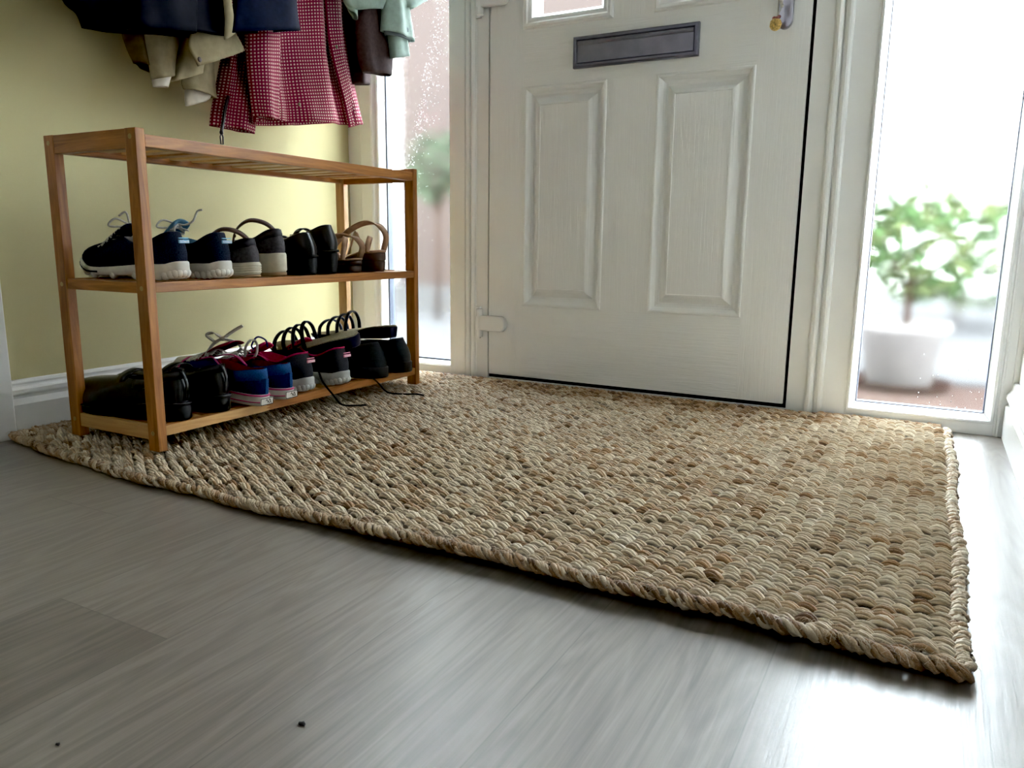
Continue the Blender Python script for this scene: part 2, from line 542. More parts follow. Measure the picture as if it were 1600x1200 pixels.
# door frame with its reeded mouldings (profile in plan, extruded upwards)
def frame_post(prof):
    bm = bmesh.new()
    prism(bm, prof, 'z', 0.0, ZT)
    return bm
def reed(x0, x1, d, n=6):
    """half-round bead from x0 to x1 standing d proud, points from x0 to x1 (y negative = towards room)"""
    return [(x0+(x1-x0)*(0.5-0.5*math.cos(PI*k/n)), -d*math.sin(PI*k/n)) for k in range(n+1)]
left_post = [(0.369, 0.055), (0.369, 0.0)] + [(0.418, 0.0), (0.421, 0.003), (0.424, 0.003)] + reed(0.424, 0.438, 0.005) + [(0.441, 0.003)] + reed(0.441, 0.456, 0.006) + [(0.459, 0.001), (0.4955, 0.001), (0.4955, 0.055)]
struct(obj('trim_2', frame_post(left_post), M['upvc']))
right_post = [(1.3245, 0.055), (1.3245, 0.001), (1.364, 0.001)] + reed(1.366, 1.384, 0.009) + reed(1.3865, 1.4045, 0.009) + [(1.407, 0.0), (1.452, 0.0), (1.452, 0.055)]
struct(obj('trim_3', frame_post(right_post), M['upvc']))
struct(obj('trim_4', boxes((0.4965, 1.3235, 0.0, 0.055, 2.03, ZT)), M['upvc'], bevel=0.002))
# threshold and dark seal behind the door gap
struct(obj('trim_5', boxes((0.4965, 1.3235, 0.004, 0.07, 0.0, 0.012)), M['upvc']))
bm = boxes((0.4956, 0.4999, 0.010, 0.03, 0.012, 2.03), (1.3166, 1.3244, 0.010, 0.03, 0.012, 2.03), (0.4999, 1.3166, 0.010, 0.03, 0.0121, 0.0225))
struct(obj('trim_6', bm, M['gap']))


def frame_ring(bm, x0, x1, z0, z1, prof):
    """rectangular picture-frame loft: prof = list of (inset, y)"""
    rings = []
    for ins, y in prof:
        rings.append([(x0+ins, y, z0+ins), (x1-ins, y, z0+ins), (x1-ins, y, z1-ins), (x0+ins, y, z1-ins)])
    rings_mesh(bm, rings, True)


def left_window():
    x0, x1, gx0, gx1, gz, z1 = 0.0, 0.369, 0.128, 0.3655, 0.046, ZT
    bm = bmesh.new()
    box(bm, x0, 0.110, 0.0, 0.055, 0.0, z1)
    box(bm, 0.110, x1, 0.0, 0.055, 0.0, 0.028)
    box(bm, 0.110, x1, 0.0, 0.055, z1-0.05, z1)
    root = struct(obj('window_1', bm, M['upvc'], bevel=0.0015))
    bm = bmesh.new()
    prism(bm, [(0.052, 0.0), (0.053, -0.007), (0.057, -0.010), (0.094, -0.010), (0.100, -0.008), (0.108, 0.0)], 'z', 0.0, z1)
    obj('sash_moulding', bm, M['upvc'], root)
    bm = bmesh.new()   # beads at the left, bottom and top
    prism(bm, [(0.110, 0.020), (0.110, -0.001), (0.113, -0.004), (0.117, -0.002), (0.127, 0.014), (0.128, 0.020)], 'z', 0.028, z1-0.05)
    prism(bm, [(0.020, 0.028), (-0.001, 0.028), (-0.004, 0.031), (-0.001, 0.036), (0.012, 0.044), (0.020, 0.045)], 'x', 0.110, x1)
    obj('glazing_bead', bm, M['upvc'], root)
    bm = boxes((0.126, 0.132, 0.020, 0.046, gz-0.006, z1-0.06), (0.132, x1, 0.020, 0.046, gz-0.006, gz+0.003))
    obj('gasket', bm, M['gasket'], root)
    obj('glass_pane', boxes((0.13, x1, 0.036, 0.040, gz, z1-0.055)), M['glass_obscure'], root)
    bm = bmesh.new()
    r_ = random.Random(3)
    for k in range(520):
        z = r_.uniform(0.55, 1.2)
        edge = 0.17 + 0.13*max(0, (z-0.55)/0.5)
        x = edge + abs(r_.gauss(0, 0.035))
        if x > 0.36:
            continue
        s = r_.uniform(0.0005, 0.0016)
        blob(bm, (x, 0.0357, z), (s, s*0.5, s*r_.uniform(1, 1.4)), 5, 4)
    o = obj('water_droplets', bm, M['drop'], root, True)
    o['kind'] = 'stuff'
    return root


def right_window():
    z1 = ZT
    bm = bmesh.new()
    box(bm, 1.452, 1.456, 0.0, 0.055, 0.0, z1)
    box(bm, 1.747, XR, 0.0, 0.055, 0.0, z1)
    box(bm, 1.456, 1.747, 0.0, 0.055, 0.0, 0.026)
    box(bm, 1.456, 1.747, 0.0, 0.055, z1-0.05, z1)
    root = struct(obj('window_2', bm, M['upvc'], bevel=0.001))
    bm = bmesh.new()
    frame_ring(bm, 1.456, 1.747, 0.026, z1-0.05, [(0.0, 0.02), (0.0, -0.002), (0.002, -0.005), (0.006, -0.005), (0.008, -0.001), (0.015, 0.010), (0.0175, 0.012), (0.0175, 0.020)])
    obj('glazing_bead', bm, M['upvc'], root)
    bm = bmesh.new()
    frame_ring(bm, 1.470, 1.733, 0.040, z1-0.064, [(0.0, 0.020), (0.0045, 0.020), (0.0055, 0.021), (0.0055, 0.042), (0.0, 0.042)])
    obj('gasket', bm, M['gasket'], root)
    obj('glass_pane', boxes((1.472, 1.731, 0.030, 0.034, 0.042, z1-0.066)), M['glass_wet'], root)
    bm = bmesh.new()
    prism(bm, [(1.752, 0.0), (1.753, -0.004), (1.757, -0.004), (1.758, 0.0)], 'z', 0.0, z1)
    prism(bm, [(1.772, 0.0), (1.773, -0.003), (XR, -0.003), (XR, 0.0)], 'z', 0.0, z1)
    obj('frame_moulding', bm, M['upvc'], root)
    bm = bmesh.new()
    r_ = random.Random(5)
    for k in range(26):
        x, z = r_.uniform(1.60, 1.725), 0.045 + abs(r_.gauss(0, 0.05))
        s = r_.uniform(0.0006, 0.0013)
        blob(bm, (x, 0.0297, z), (s, s*0.5, s*1.2), 5, 4)
    o = obj('water_droplets', bm, M['drop'], root, True)
    o['kind'] = 'stuff'
    return root


left_window()
right_window()

# --- the door leaf
def make_door():
    z0, z1 = 0.023, 2.026
    yf = 0.0
    bm = bmesh.new()
    panels = [(0.607, 0.841, 0.2236, 0.8022), (0.9692, 1.2044, 0.2236, 0.8022)]
    glaz = [(0.601, 0.852, 0.944, 1.42), (0.957, 1.208, 0.944, 1.42)]
    xs = sorted({DX0, DX1, 0.601, 0.607, 0.841, 0.852, 0.957, 0.9692, 1.2044, 1.208})
    zs = [z0, 0.2236, 0.8022, 0.944, 1.42, z1]
    V = {}
    def vv(x, z):
        k = (round(x, 5), round(z, 5))
        if k not in V:
            V[k] = bm.verts.new((x, yf, z))
        return V[k]
    for a, b in zip(xs[:-1], xs[1:]):
        for c, d in zip(zs[:-1], zs[1:]):
            mx, mz = (a+b)/2, (c+d)/2
            if any(p[0] < mx < p[1] and p[2] < mz < p[3] for p in panels+glaz):
                continue
            f = bm.faces.new((vv(a, c), vv(b, c), vv(b, d), vv(a, d)))
            rail = (0.607 < mx < 1.2044) and (mz < 0.2236 or 0.8022 < mz < 0.944 or mz > 1.42)
            f.material_index = 1 if rail else 0
    # moulded panels: nested rectangular rings
    prof = [(0.0, 0.0), (0.0015, -0.003), (0.004, -0.004), (0.0075, -0.0035), (0.010, 0.0), (0.016, 0.0095), (0.021, 0.0125), (0.0265, 0.0130), (0.029, 0.0115), (0.040, -0.0005), (0.046, -0.0035), (0.049, -0.004), (0.050, -0.0025)]
    for p in panels:
        rings = []
        for ins, y in prof:
            rings.append([(p[0]+ins, yf+y, p[2]+ins), (p[1]-ins, yf+y, p[2]+ins), (p[1]-ins, yf+y, p[3]-ins), (p[0]+ins, yf+y, p[3]-ins)])
        rings_mesh(bm, rings, True, False, True)
    # edges and the outer skin, with the two openings
    e0 = [(DX0, z0), (DX1, z0), (DX1, z1), (DX0, z1)]
    rings_mesh(bm, [[(x, yf, z) for x, z in e0], [(x, 0.044, z) for x, z in e0]], True)
    xs2 = [DX0, 0.601, 0.852, 0.957, 1.208, DX1]
    for a, b in zip(xs2[:-1], xs2[1:]):
        for c, d in ((z0, 0.944), (0.944, 1.42), (1.80, z1)):
            mx, mz = (a+b)/2, (c+d)/2
            if any(p[0] < mx < p[1] and p[2] < mz < p[3] for p in glaz):
                continue
            vs = [bm.verts.new(q) for q in ((a, 0.044, c), (b, 0.044, c), (b, 0.044, d), (a, 0.044, d))]
            bm.faces.new(vs)
    bmesh.ops.remove_doubles(bm, verts=bm.verts, dist=1e-5)
    door = struct(obj('door_1', bm, [M['door_v'], M['door_h']]))
    for p in glaz:
        bm = bmesh.new()
        frame_ring(bm, p[0], p[1], p[2], p[3], [(0.0, 0.044), (0.0, 0.0), (0.002, -0.006), (0.006, -0.009), (0.012, -0.009), (0.016, -0.006), (0.020, -0.0055), (0.026, -0.004), (0.034, 0.008), (0.036, 0.012), (0.036, 0.044)])
        fr = obj('glazing_frame', bm, M['upvc'], door)
        obj('glass_pane', boxes((p[0]+0.033, p[1]-0.033, 0.020, 0.024, p[2]+0.033, p[3]-0.033)), M['glass_obscure'], fr)
    # letter plate
    bm = bmesh.new()
    frame_ring(bm, 0.7495, 1.0705, 0.8335, 0.9085, [(0.0, 0.0), (0.0, -0.009), (0.0012, -0.0125), (0.004, -0.014), (0.0085, -0.014), (0.0105, -0.011), (0.0105, 0.0)])
    lp = obj('letter_plate', bm, M['bronze_dark'], door)
    bm = bmesh.new()
    frame_ring(bm, 0.7605, 1.0595, 0.8445, 0.8975, [(0.0, -0.002), (0.0, -0.0095), (0.0012, -0.0108)])
    vs = [bm.verts.new(q) for q in ((0.7617, -0.0108, 0.8457), (1.0583, -0.0108, 0.8457), (1.0583, -0.0108, 0.886), (0.7617, -0.0108, 0.886))]
    bm.faces.new(vs)
    prism(bm, [(-0.0108, 0.886), (-0.0125, 0.8885), (-0.0132, 0.892), (-0.0125, 0.8963), (-0.006, 0.8965), (-0.006, 0.886)], 'x', 0.7617, 1.0583)
    obj('letter_flap', bm, M['bronze'], lp)
    # flag hinges
    for zc in (0.1695, 1.034):
        bm = bmesh.new()
        n = 10
        prof = [(0.465, zc-0.022), (0.541, zc-0.022)]
        prof += [(0.545+0.017*math.sin(PI*k/n), zc-0.022*math.cos(PI*k/n)) for k in range(n+1)]
        prof += [(0.541, zc+0.022), (0.465, zc+0.022)]
        prism(bm, prof, 'y', -0.019, 0.0)
        h = obj('hinge', bm, M['hinge'], door, bevel=0.004)
        bm = bmesh.new()
        tube(bm, [(0.4755, -0.0105, zc-0.040), (0.4755, -0.0105, zc+0.040)], 0.0095, 12)
        box(bm, 0.459, 0.474, -0.008, 0.0, zc-0.045, zc+0.046)
        obj('hinge_pin', bm, M['hinge'], h)
    # handle back plate with lever and key cylinder
    bm = bmesh.new()
    n = 12
    prof = [(1.262+0.0165*math.cos(PI+PI*k/n), 0.8875+0.0185*math.sin(PI+PI*k/n)) for k in range(n+1)]
    prof += [(1.262+0.0165*math.cos(PI*k/n), 1.12+0.0185*math.sin(PI*k/n)) for k in range(n+1)]
    prism(bm, prof, 'y', -0.010, 0.0)
    hp = obj('handle_plate', bm, M['chrome'], door, bevel=0.003)
    bm = bmesh.new()
    tube(bm, [(1.262, -0.012, 1.075), (1.262, -0.05, 1.075), (1.25, -0.056, 1.075), (1.15, -0.056, 1.073)], 0.009, 10)
    obj('lever', bm, M['chrome'], hp, True)
    bm = bmesh.new()
    tube(bm, [(1.262, -0.009, 0.968), (1.262, -0.020, 0.968)], 0.0085, 12)
    obj('lock_cylinder', bm, M['chrome'], hp)
    return door


make_door()
# key with an ochre bob hanging in the lock
kt = thing('key_bunch', 'key hanging from the door lock by a cord with a knobbly ochre bob', 'keys', (1.262, -0.022, 0.968))
bm = boxes((-0.009, 0.009, -0.024, -0.0215, -0.010, 0.012))
tube(bm, [(0, -0.022, 0), (0, 0.002, 0)], 0.0028, 8)
obj('key', bm, M['chrome'], kt)
bm = bmesh.new()
for s in (-1, 1):
    tube(bm, spline([(s*0.002, -0.024, -0.008), (s*0.0045-0.004, -0.025, -0.035), (-0.006+s*0.0035, -0.024, -0.062), (-0.010, -0.022, -0.078)], 5), 0.0011, 6)
for k in range(3):
    blob(bm, (-0.0055+0.002*k, -0.026, -0.046-0.007*k), (0.004, 0.003, 0.0045))
obj('cord', bm, M['cord'], kt, True)
bm = bmesh.new()
for k in range(4):
    a = k*1.7
    blob(bm, (-0.012+0.005*math.cos(a), -0.022+0.004*math.sin(a), -0.081-0.001*k), (0.0045, 0.0045, 0.004))
obj('knot', bm, M['bob_red'], kt, True)
bm = bmesh.new()
bmesh.ops.create_icosphere(bm, subdivisions=3, radius=1.0)
for v in bm.verts:
    k = 1 + 0.09*math.sin(7*v.co.x+2)*math.sin(6*v.co.y)*math.sin(8*v.co.z+1)
    v.co = Vector((v.co.x*0.0125*k-0.013, v.co.y*0.0115*k-0.022, v.co.z*0.0135*k-0.096))
obj('bob', bm, M['bob'], kt, True)

# ------------------------------------------------------------------ shoe rack
RX0, RX1, RY0, RY1 = 0.1523, 0.4116, -1.0209, -0.2189
LW, LT = 0.028, 0.018
ZTOP, ZMID, ZLOW = 0.5801, 0.3215, 0.0640
RUGZ = 0.0185
rack = thing('shoe_rack', 'slatted orange-brown wooden three-tier shoe rack standing on the jute rug', 'shoe rack', (RX0, RY0, RUGZ))


def rp(name, bs, mat, bevel=0.0012, parent=rack):
    """rack part from world-space boxes, stored relative to the rack"""
    bm = bmesh.new()
    for b in bs:
        box(bm, b[0]-RX0, b[1]-RX0, b[2]-RY0, b[3]-RY0, b[4]-RUGZ, b[5]-RUGZ)
    return obj(name, bm, mat, parent, bevel=bevel)


legs = {}
for (x, y, nm) in ((RX1-LW, RY0, 'wood_z'), (RX0, RY0, 'wood_z'), (RX1-LW, RY1-LT, 'wood_z'), (RX0, RY1-LT, 'pale_z')):  # pale back leg: window light on it is put into the wood colour
    lg = rp('leg', [(x, x+LW, y, y+LT, RUGZ, ZTOP)], M[nm])
    legs[(x, y)] = lg
    for zz in (ZTOP-0.014, ZMID-0.010, ZLOW-0.012):
        if y == RY0:
            bm = bmesh.new()
            yy = y-RY0
            ring = [[(x+LW/2-RX0+r*math.cos(2*PI*k/12), yy+d, zz-RUGZ+r*math.sin(2*PI*k/12)) for k in range(12)] for r, d in ((0.0042, 0.001), (0.0042, -0.0006), (0.003, -0.0009), (0.0025, -0.0002))]
            rings_mesh(bm, ring, True, False, True)
            obj('screw', bm, M['plug'], lg)
# end rails between the legs
for y, pale in ((RY0, True), (RY1-LT, False)):
    rp('end_rail', [(RX0+LW, RX1-LW, y+0.001, y+LT-0.001, ZTOP-0.033, ZTOP-0.0005)], M['wood_x'])
    rp('end_rail', [(RX0+LW, RX1-LW, y+0.002, y+LT-0.002, ZMID-0.019, ZMID)], M['wood_x'])
    rp('end_rail', [(RX0+LW, RX1-LW, y+0.002, y+LT-0.002, ZLOW-0.026, ZLOW)], M['pale_x' if pale else 'wood_x'])
# shelves: front rail, back rail, slats
for zt, h in ((ZTOP-0.009, 0.021), (ZMID, 0.0175), (ZLOW, 0.018)):
    sh = rp('shelf', [(RX1-0.020, RX1-0.001, RY0+LT, RY1-LT, zt-h, zt), (RX0+0.001, RX0+0.020, RY0+LT, RY1-LT, zt-h, zt)], M['wood_y'])
    if zt < 0.1:
        n = 6   # finger-jointed pale length of the front rail
        bm = bmesh.new()
        y0, y1 = RY0+LT, RY0+0.26
        prof = [(y0, zt-h), (y1, zt-h)]
        for k in range(n+1):
            prof.append((y1+(0.008 if k % 2 else -0.004), zt-h+h*k/n))
        prof.append((y0, zt))
        prism(bm, [(a-RY0, b-RUGZ) for a, b in prof], 'x', RX1-0.0015-RX0, RX1-0.0006-RX0)
        obj('pale_inlay', bm, M['pale_y'], sh)
    ns = 14
    span = (RY1-LT) - (RY0+LT)
    for k in range(ns):
        yc = RY0+LT + span*(k+0.5)/ns
        rp('slat', [(RX0+0.020, RX1-0.020, yc-0.0150, yc+0.0150, zt-0.0115, zt-0.0015)], M['pale_x' if k % 3 else 'wood_x'], 0.0008, sh)

# ------------------------------------------------------------------ jute rug
def make_rug():
    rug = thing('jute_rug', 'large chunky hand-woven natural jute rug lying on the grey plank floor', 'rug', (0, 0, 0))
    x0, x1 = 0.0, 1.668

    def yfront(x):
        return -1.122 + 0.012*np.maximum(0, (1.1-x)/1.1) + 0.045*np.maximum(0, (0.42-x)/0.42)**1.2 + 0.0025*np.sin(x*23)

    def yback(x):
        return np.where(x < 1.40, -0.032, -0.012)

    def lift(x, y):
        # the near edge curls a little off the floor
        d = np.maximum(0.0, 1 - (y - yfront(x))/0.16)
        k = np.minimum(1, np.maximum(0, (x-0.75)/0.3))*np.where(x < 1.5, 1.0, np.maximum(0.15, 1-(x-1.5)/0.25))
        return 0.011*d*d*k
    store = []

    def strands(P, R, tone, sides=5):
        """P (N,n,3) centre lines, R (N,n) radii, tone (N,)"""
        N, n, _ = P.shape
        T = np.gradient(P, axis=1)
        T /= np.linalg.norm(T, axis=2, keepdims=True) + 1e-12
        B = np.cross(T, np.array([0.0, 0.0, 1.0]))
        B /= np.linalg.norm(B, axis=2, keepdims=True) + 1e-12
        A = np.cross(B, T)
        ang = 2*PI*np.arange(sides)/sides
        V = P[:, :, None, :] + (B[:, :, None, :]*np.cos(ang)[None, None, :, None] + A[:, :, None, :]*np.sin(ang)[None, None, :, None])*R[:, :, None, None]
        V[..., 2] = np.maximum(V[..., 2], 0.0006)
        i, k = np.meshgrid(np.arange(n-1), np.arange(sides), indexing='ij')
        k2 = (k+1) % sides
        F = np.stack([i*sides+k, i*sides+k2, (i+1)*sides+k2, (i+1)*sides+k], axis=-1).reshape(-1, 4)
        F = (F[None] + (np.arange(N)*n*sides)[:, None, None]).reshape(-1, 4)
        u0 = rng.random(N)*50
        uv = np.stack([np.stack([i, k/sides], -1), np.stack([i, (k+1)/sides], -1), np.stack([i+1, (k+1)/sides], -1), np.stack([i+1, k/sides], -1)], axis=2).reshape(1, -1, 4, 2).repeat(N, 0).astype(np.float32)
        uv[..., 0] += u0[:, None, None]
        store.append((V.reshape(-1, 3), F, np.repeat(np.clip(tone, 0, 1), (n-1)*sides), uv.reshape(-1, 2)))

    def flush(name, parent):
        nv, Vs, Fs, Ts, Us = 0, [], [], [], []
        for V, F, t, u in store:
            Vs.append(V); Fs.append(F+nv); Ts.append(t); Us.append(u)
            nv += len(V)
        V, F, t, u = np.concatenate(Vs), np.concatenate(Fs), np.concatenate(Ts), np.concatenate(Us)
        store.clear()
        me = bpy.data.meshes.new(name)
        me.vertices.add(len(V))
        me.vertices.foreach_set('co', V.astype(np.float32).ravel())
        me.loops.add(len(F)*4)
        me.loops.foreach_set('vertex_index', F.astype(np.int32).ravel())
        me.polygons.add(len(F))
        me.polygons.foreach_set('loop_start', (np.arange(len(F))*4).astype(np.int32))
        me.update(calc_edges=True)
        at = me.attributes.new('tone', 'FLOAT', 'FACE')
        at.data.foreach_set('value', t.astype(np.float32))
        ul = me.uv_layers.new(name='UVMap')
        ul.data.foreach_set('uv', u.astype(np.float32).ravel())
        return link(name, me, M['jute'], parent, True)

    px, py0 = RUG_PX, RUG_PY
    nx = int((x1-0.008-x0)/px)
    cx, cy = [], []
    for i in range(nx):
        xc = x0 + (i+0.5)*px
        yf, yb = float(yfront(xc))+0.011, float(yback(xc))-0.004
        ny = int((yb-yf)/py0)
        p = (yb-yf)/ny
        for j in range(ny):
            yc = yf + (j + (0.5 if i % 2 else 0.0) + 0.2)*p
            if yc < yb:
                cx.append(xc); cy.append(yc)
    cx, cy = np.array(cx), np.array(cy)
    N = len(cx)
    cx = cx + rng.normal(0, 0.0012, N) + 0.002*np.sin(cy*19+cx*3)
    cy = cy + rng.normal(0, 0.0014, N) + 0.003*np.sin(cx*11)
    lf = lift(cx, cy)
    patch = np.sin(3.1*cx+5.3*cy+1.0)*np.sin(7.0*cx-4.1*cy)
    r = rng.random(N)
    tone = 0.70 + rng.normal(0, 0.14, N) + 0.05*patch - 0.30*(r < 0.05) - 0.15*((r >= 0.05) & (r < 0.15))
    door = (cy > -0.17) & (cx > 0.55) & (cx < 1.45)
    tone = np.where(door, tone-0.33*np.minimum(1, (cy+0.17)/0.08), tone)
    tone = np.clip(tone, 0.08, 1)
    big = 1 + rng.normal(0, 0.12, N)
    L = px*1.95*(1+rng.normal(0, 0.08, N))
    slope = -0.12 + rng.normal(0, 0.12, N)
    n = 8
    ts = np.linspace(-0.5, 0.5, n)[None, :]
    arch = np.cos(ts*PI)
    nply = 5
    tw0 = rng.random(N)*2*PI
    for q in range(nply):
        ang = (tw0 + 2*PI*q/nply)[:, None] + ts*1.9
        env = arch**0.8*0.9+0.1
        X = cx[:, None] + ts*L[:, None]
        Y = cy[:, None] + (slope*L)[:, None]*ts + np.cos(ang)*RUG_RY*env*big[:, None] - 0.0022*arch
        Z = 0.0030 + lf[:, None] + RUG_ARCH*big[:, None]*arch + np.sin(ang)*0.0026*env
        rad = RUG_PR*big[:, None]*(0.55+0.45*arch)
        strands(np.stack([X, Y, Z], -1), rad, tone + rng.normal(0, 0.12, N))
    # stray fibres standing off the yarn
    K = 3000
    fx = rng.uniform(x0+0.03, x1-0.01, K)
    fy = np.where(rng.random(K) < 0.6, rng.uniform(0, 1, K)*(yback(fx)-yfront(fx)), np.abs(rng.normal(0, 0.015, K))-0.004) + yfront(fx)
    a = rng.uniform(0, 2*PI, K)[:, None]
    l = rng.uniform(0.006, 0.020, K)[:, None]
    t4 = np.linspace(0, 1, 4)[None, :]
    hh = rng.uniform(0.0005, 0.005, K)[:, None]
    P = np.stack([fx[:, None]+np.cos(a)*l*t4, fy[:, None]+np.sin(a)*l*t4+0.003*t4*t4*rng.normal(0, 1, K)[:, None], (0.0150+lift(fx, fy))[:, None]+hh*np.sin(t4*PI)], -1)
    strands(P, np.full((K, 4), 0.0002), np.full(K, 0.8), 3)
    flush('woven_field', rug)

    # selvedge: a rope of short overlapping turns around all four sides
    def rope(path, brown, pitch=0.0105, rad=0.0050):
        P = np.array(path)
        seg = np.linalg.norm(np.diff(P, axis=0), axis=1)
        cum = np.concatenate([[0], np.cumsum(seg)])
        tot = cum[-1]
        for layer in range(3):
            s = []
            v = rng.random()*pitch
            while v < tot-0.01:
                s.append(v)
                v += pitch*(0.75+0.6*rng.random())
            s = np.array(s)
            m = len(s)
            ln = pitch*(1.6+0.9*rng.random(m))
            tt = np.linspace(0, 1, 7)
            S = np.clip(s[:, None] + ln[:, None]*tt[None, :], 0, tot)
            X = np.interp(S, cum, P[:, 0])
            Y = np.interp(S, cum, P[:, 1])
            dX = np.interp(np.clip(S+0.004, 0, tot), cum, P[:, 0]) - np.interp(np.clip(S-0.004, 0, tot), cum, P[:, 0])
            dY = np.interp(np.clip(S+0.004, 0, tot), cum, P[:, 1]) - np.interp(np.clip(S-0.004, 0, tot), cum, P[:, 1])
            dl = np.sqrt(dX**2+dY**2)+1e-9
            NX, NY = -dY/dl, dX/dl
            ph = rng.random(m)*0.9 + layer*2*PI/3
            wob = np.sin(s*70+layer)*0.0012 + rng.normal(0, 0.0013, m)
            turn = (3.0+1.2*rng.random(m))[:, None]*tt[None, :]
            tone = np.clip(0.60 - brown + rng.normal(0, 0.22, m), 0.05, 1)
            for q in range(3):
                a2 = ph[:, None] + turn + 2*PI*q/3 + 0.0
                off = np.cos(ph[:, None]+turn)*0.0052 + np.cos(a2*1.6)*0.0022 + wob[:, None]
                zz = 0.0092 + np.sin(ph[:, None]+turn)*0.0044 + np.sin(a2*1.6)*0.0018 + lift(X, Y)*0.95
                rr = rad*0.62*(0.55+0.45*np.sin(tt*PI))[None, :]*(1+rng.normal(0, 0.12, m))[:, None]
                strands(np.stack([X+NX*off, Y+NY*off, zz], -1), rr, tone + rng.normal(0, 0.08, m))
    xs = np.linspace(x0+0.004, x1, 200)
    rope([(x, float(yfront(x))+0.002+0.0015*math.sin(x*61)) for x in xs], 0.20)
    xs_b = np.linspace(x0+0.03, x1-0.018, 200)
    rope([(x, float(yback(x))) for x in xs_b], 0.22)
    yr = np.linspace(float(yfront(x1)), float(yback(x1))-0.02, 60)
    rope([(x1-0.004+0.003*math.sin(y*14), y) for y in yr], -0.06)
    yl = np.linspace(float(yfront(x0+0.004)), float(yback(x0)), 60)
    rope([(x0+0.028, y) for y in yl], 0.1)
    flush('plaited_edge', rug)
    # dark backing, seen only in the gaps between the stitches
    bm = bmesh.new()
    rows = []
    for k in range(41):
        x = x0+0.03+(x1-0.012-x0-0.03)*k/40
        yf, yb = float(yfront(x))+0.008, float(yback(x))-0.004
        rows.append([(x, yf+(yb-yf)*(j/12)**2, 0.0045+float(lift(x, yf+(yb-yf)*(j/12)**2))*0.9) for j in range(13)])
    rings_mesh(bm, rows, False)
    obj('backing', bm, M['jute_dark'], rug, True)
    return rug


RUG_PX, RUG_PY, RUG_RY, RUG_ARCH, RUG_PR = 0.0182, 0.0200, 0.0046, 0.0110, 0.0024
make_rug()


# ------------------------------------------------------------------ shoes
def sgnpow(c, p):
    return math.copysign(abs(c)**p, c)


def smooth(a, b, x):
    t = min(1, max(0, (x-a)/(b-a)))
    return t*t*(3-2*t)


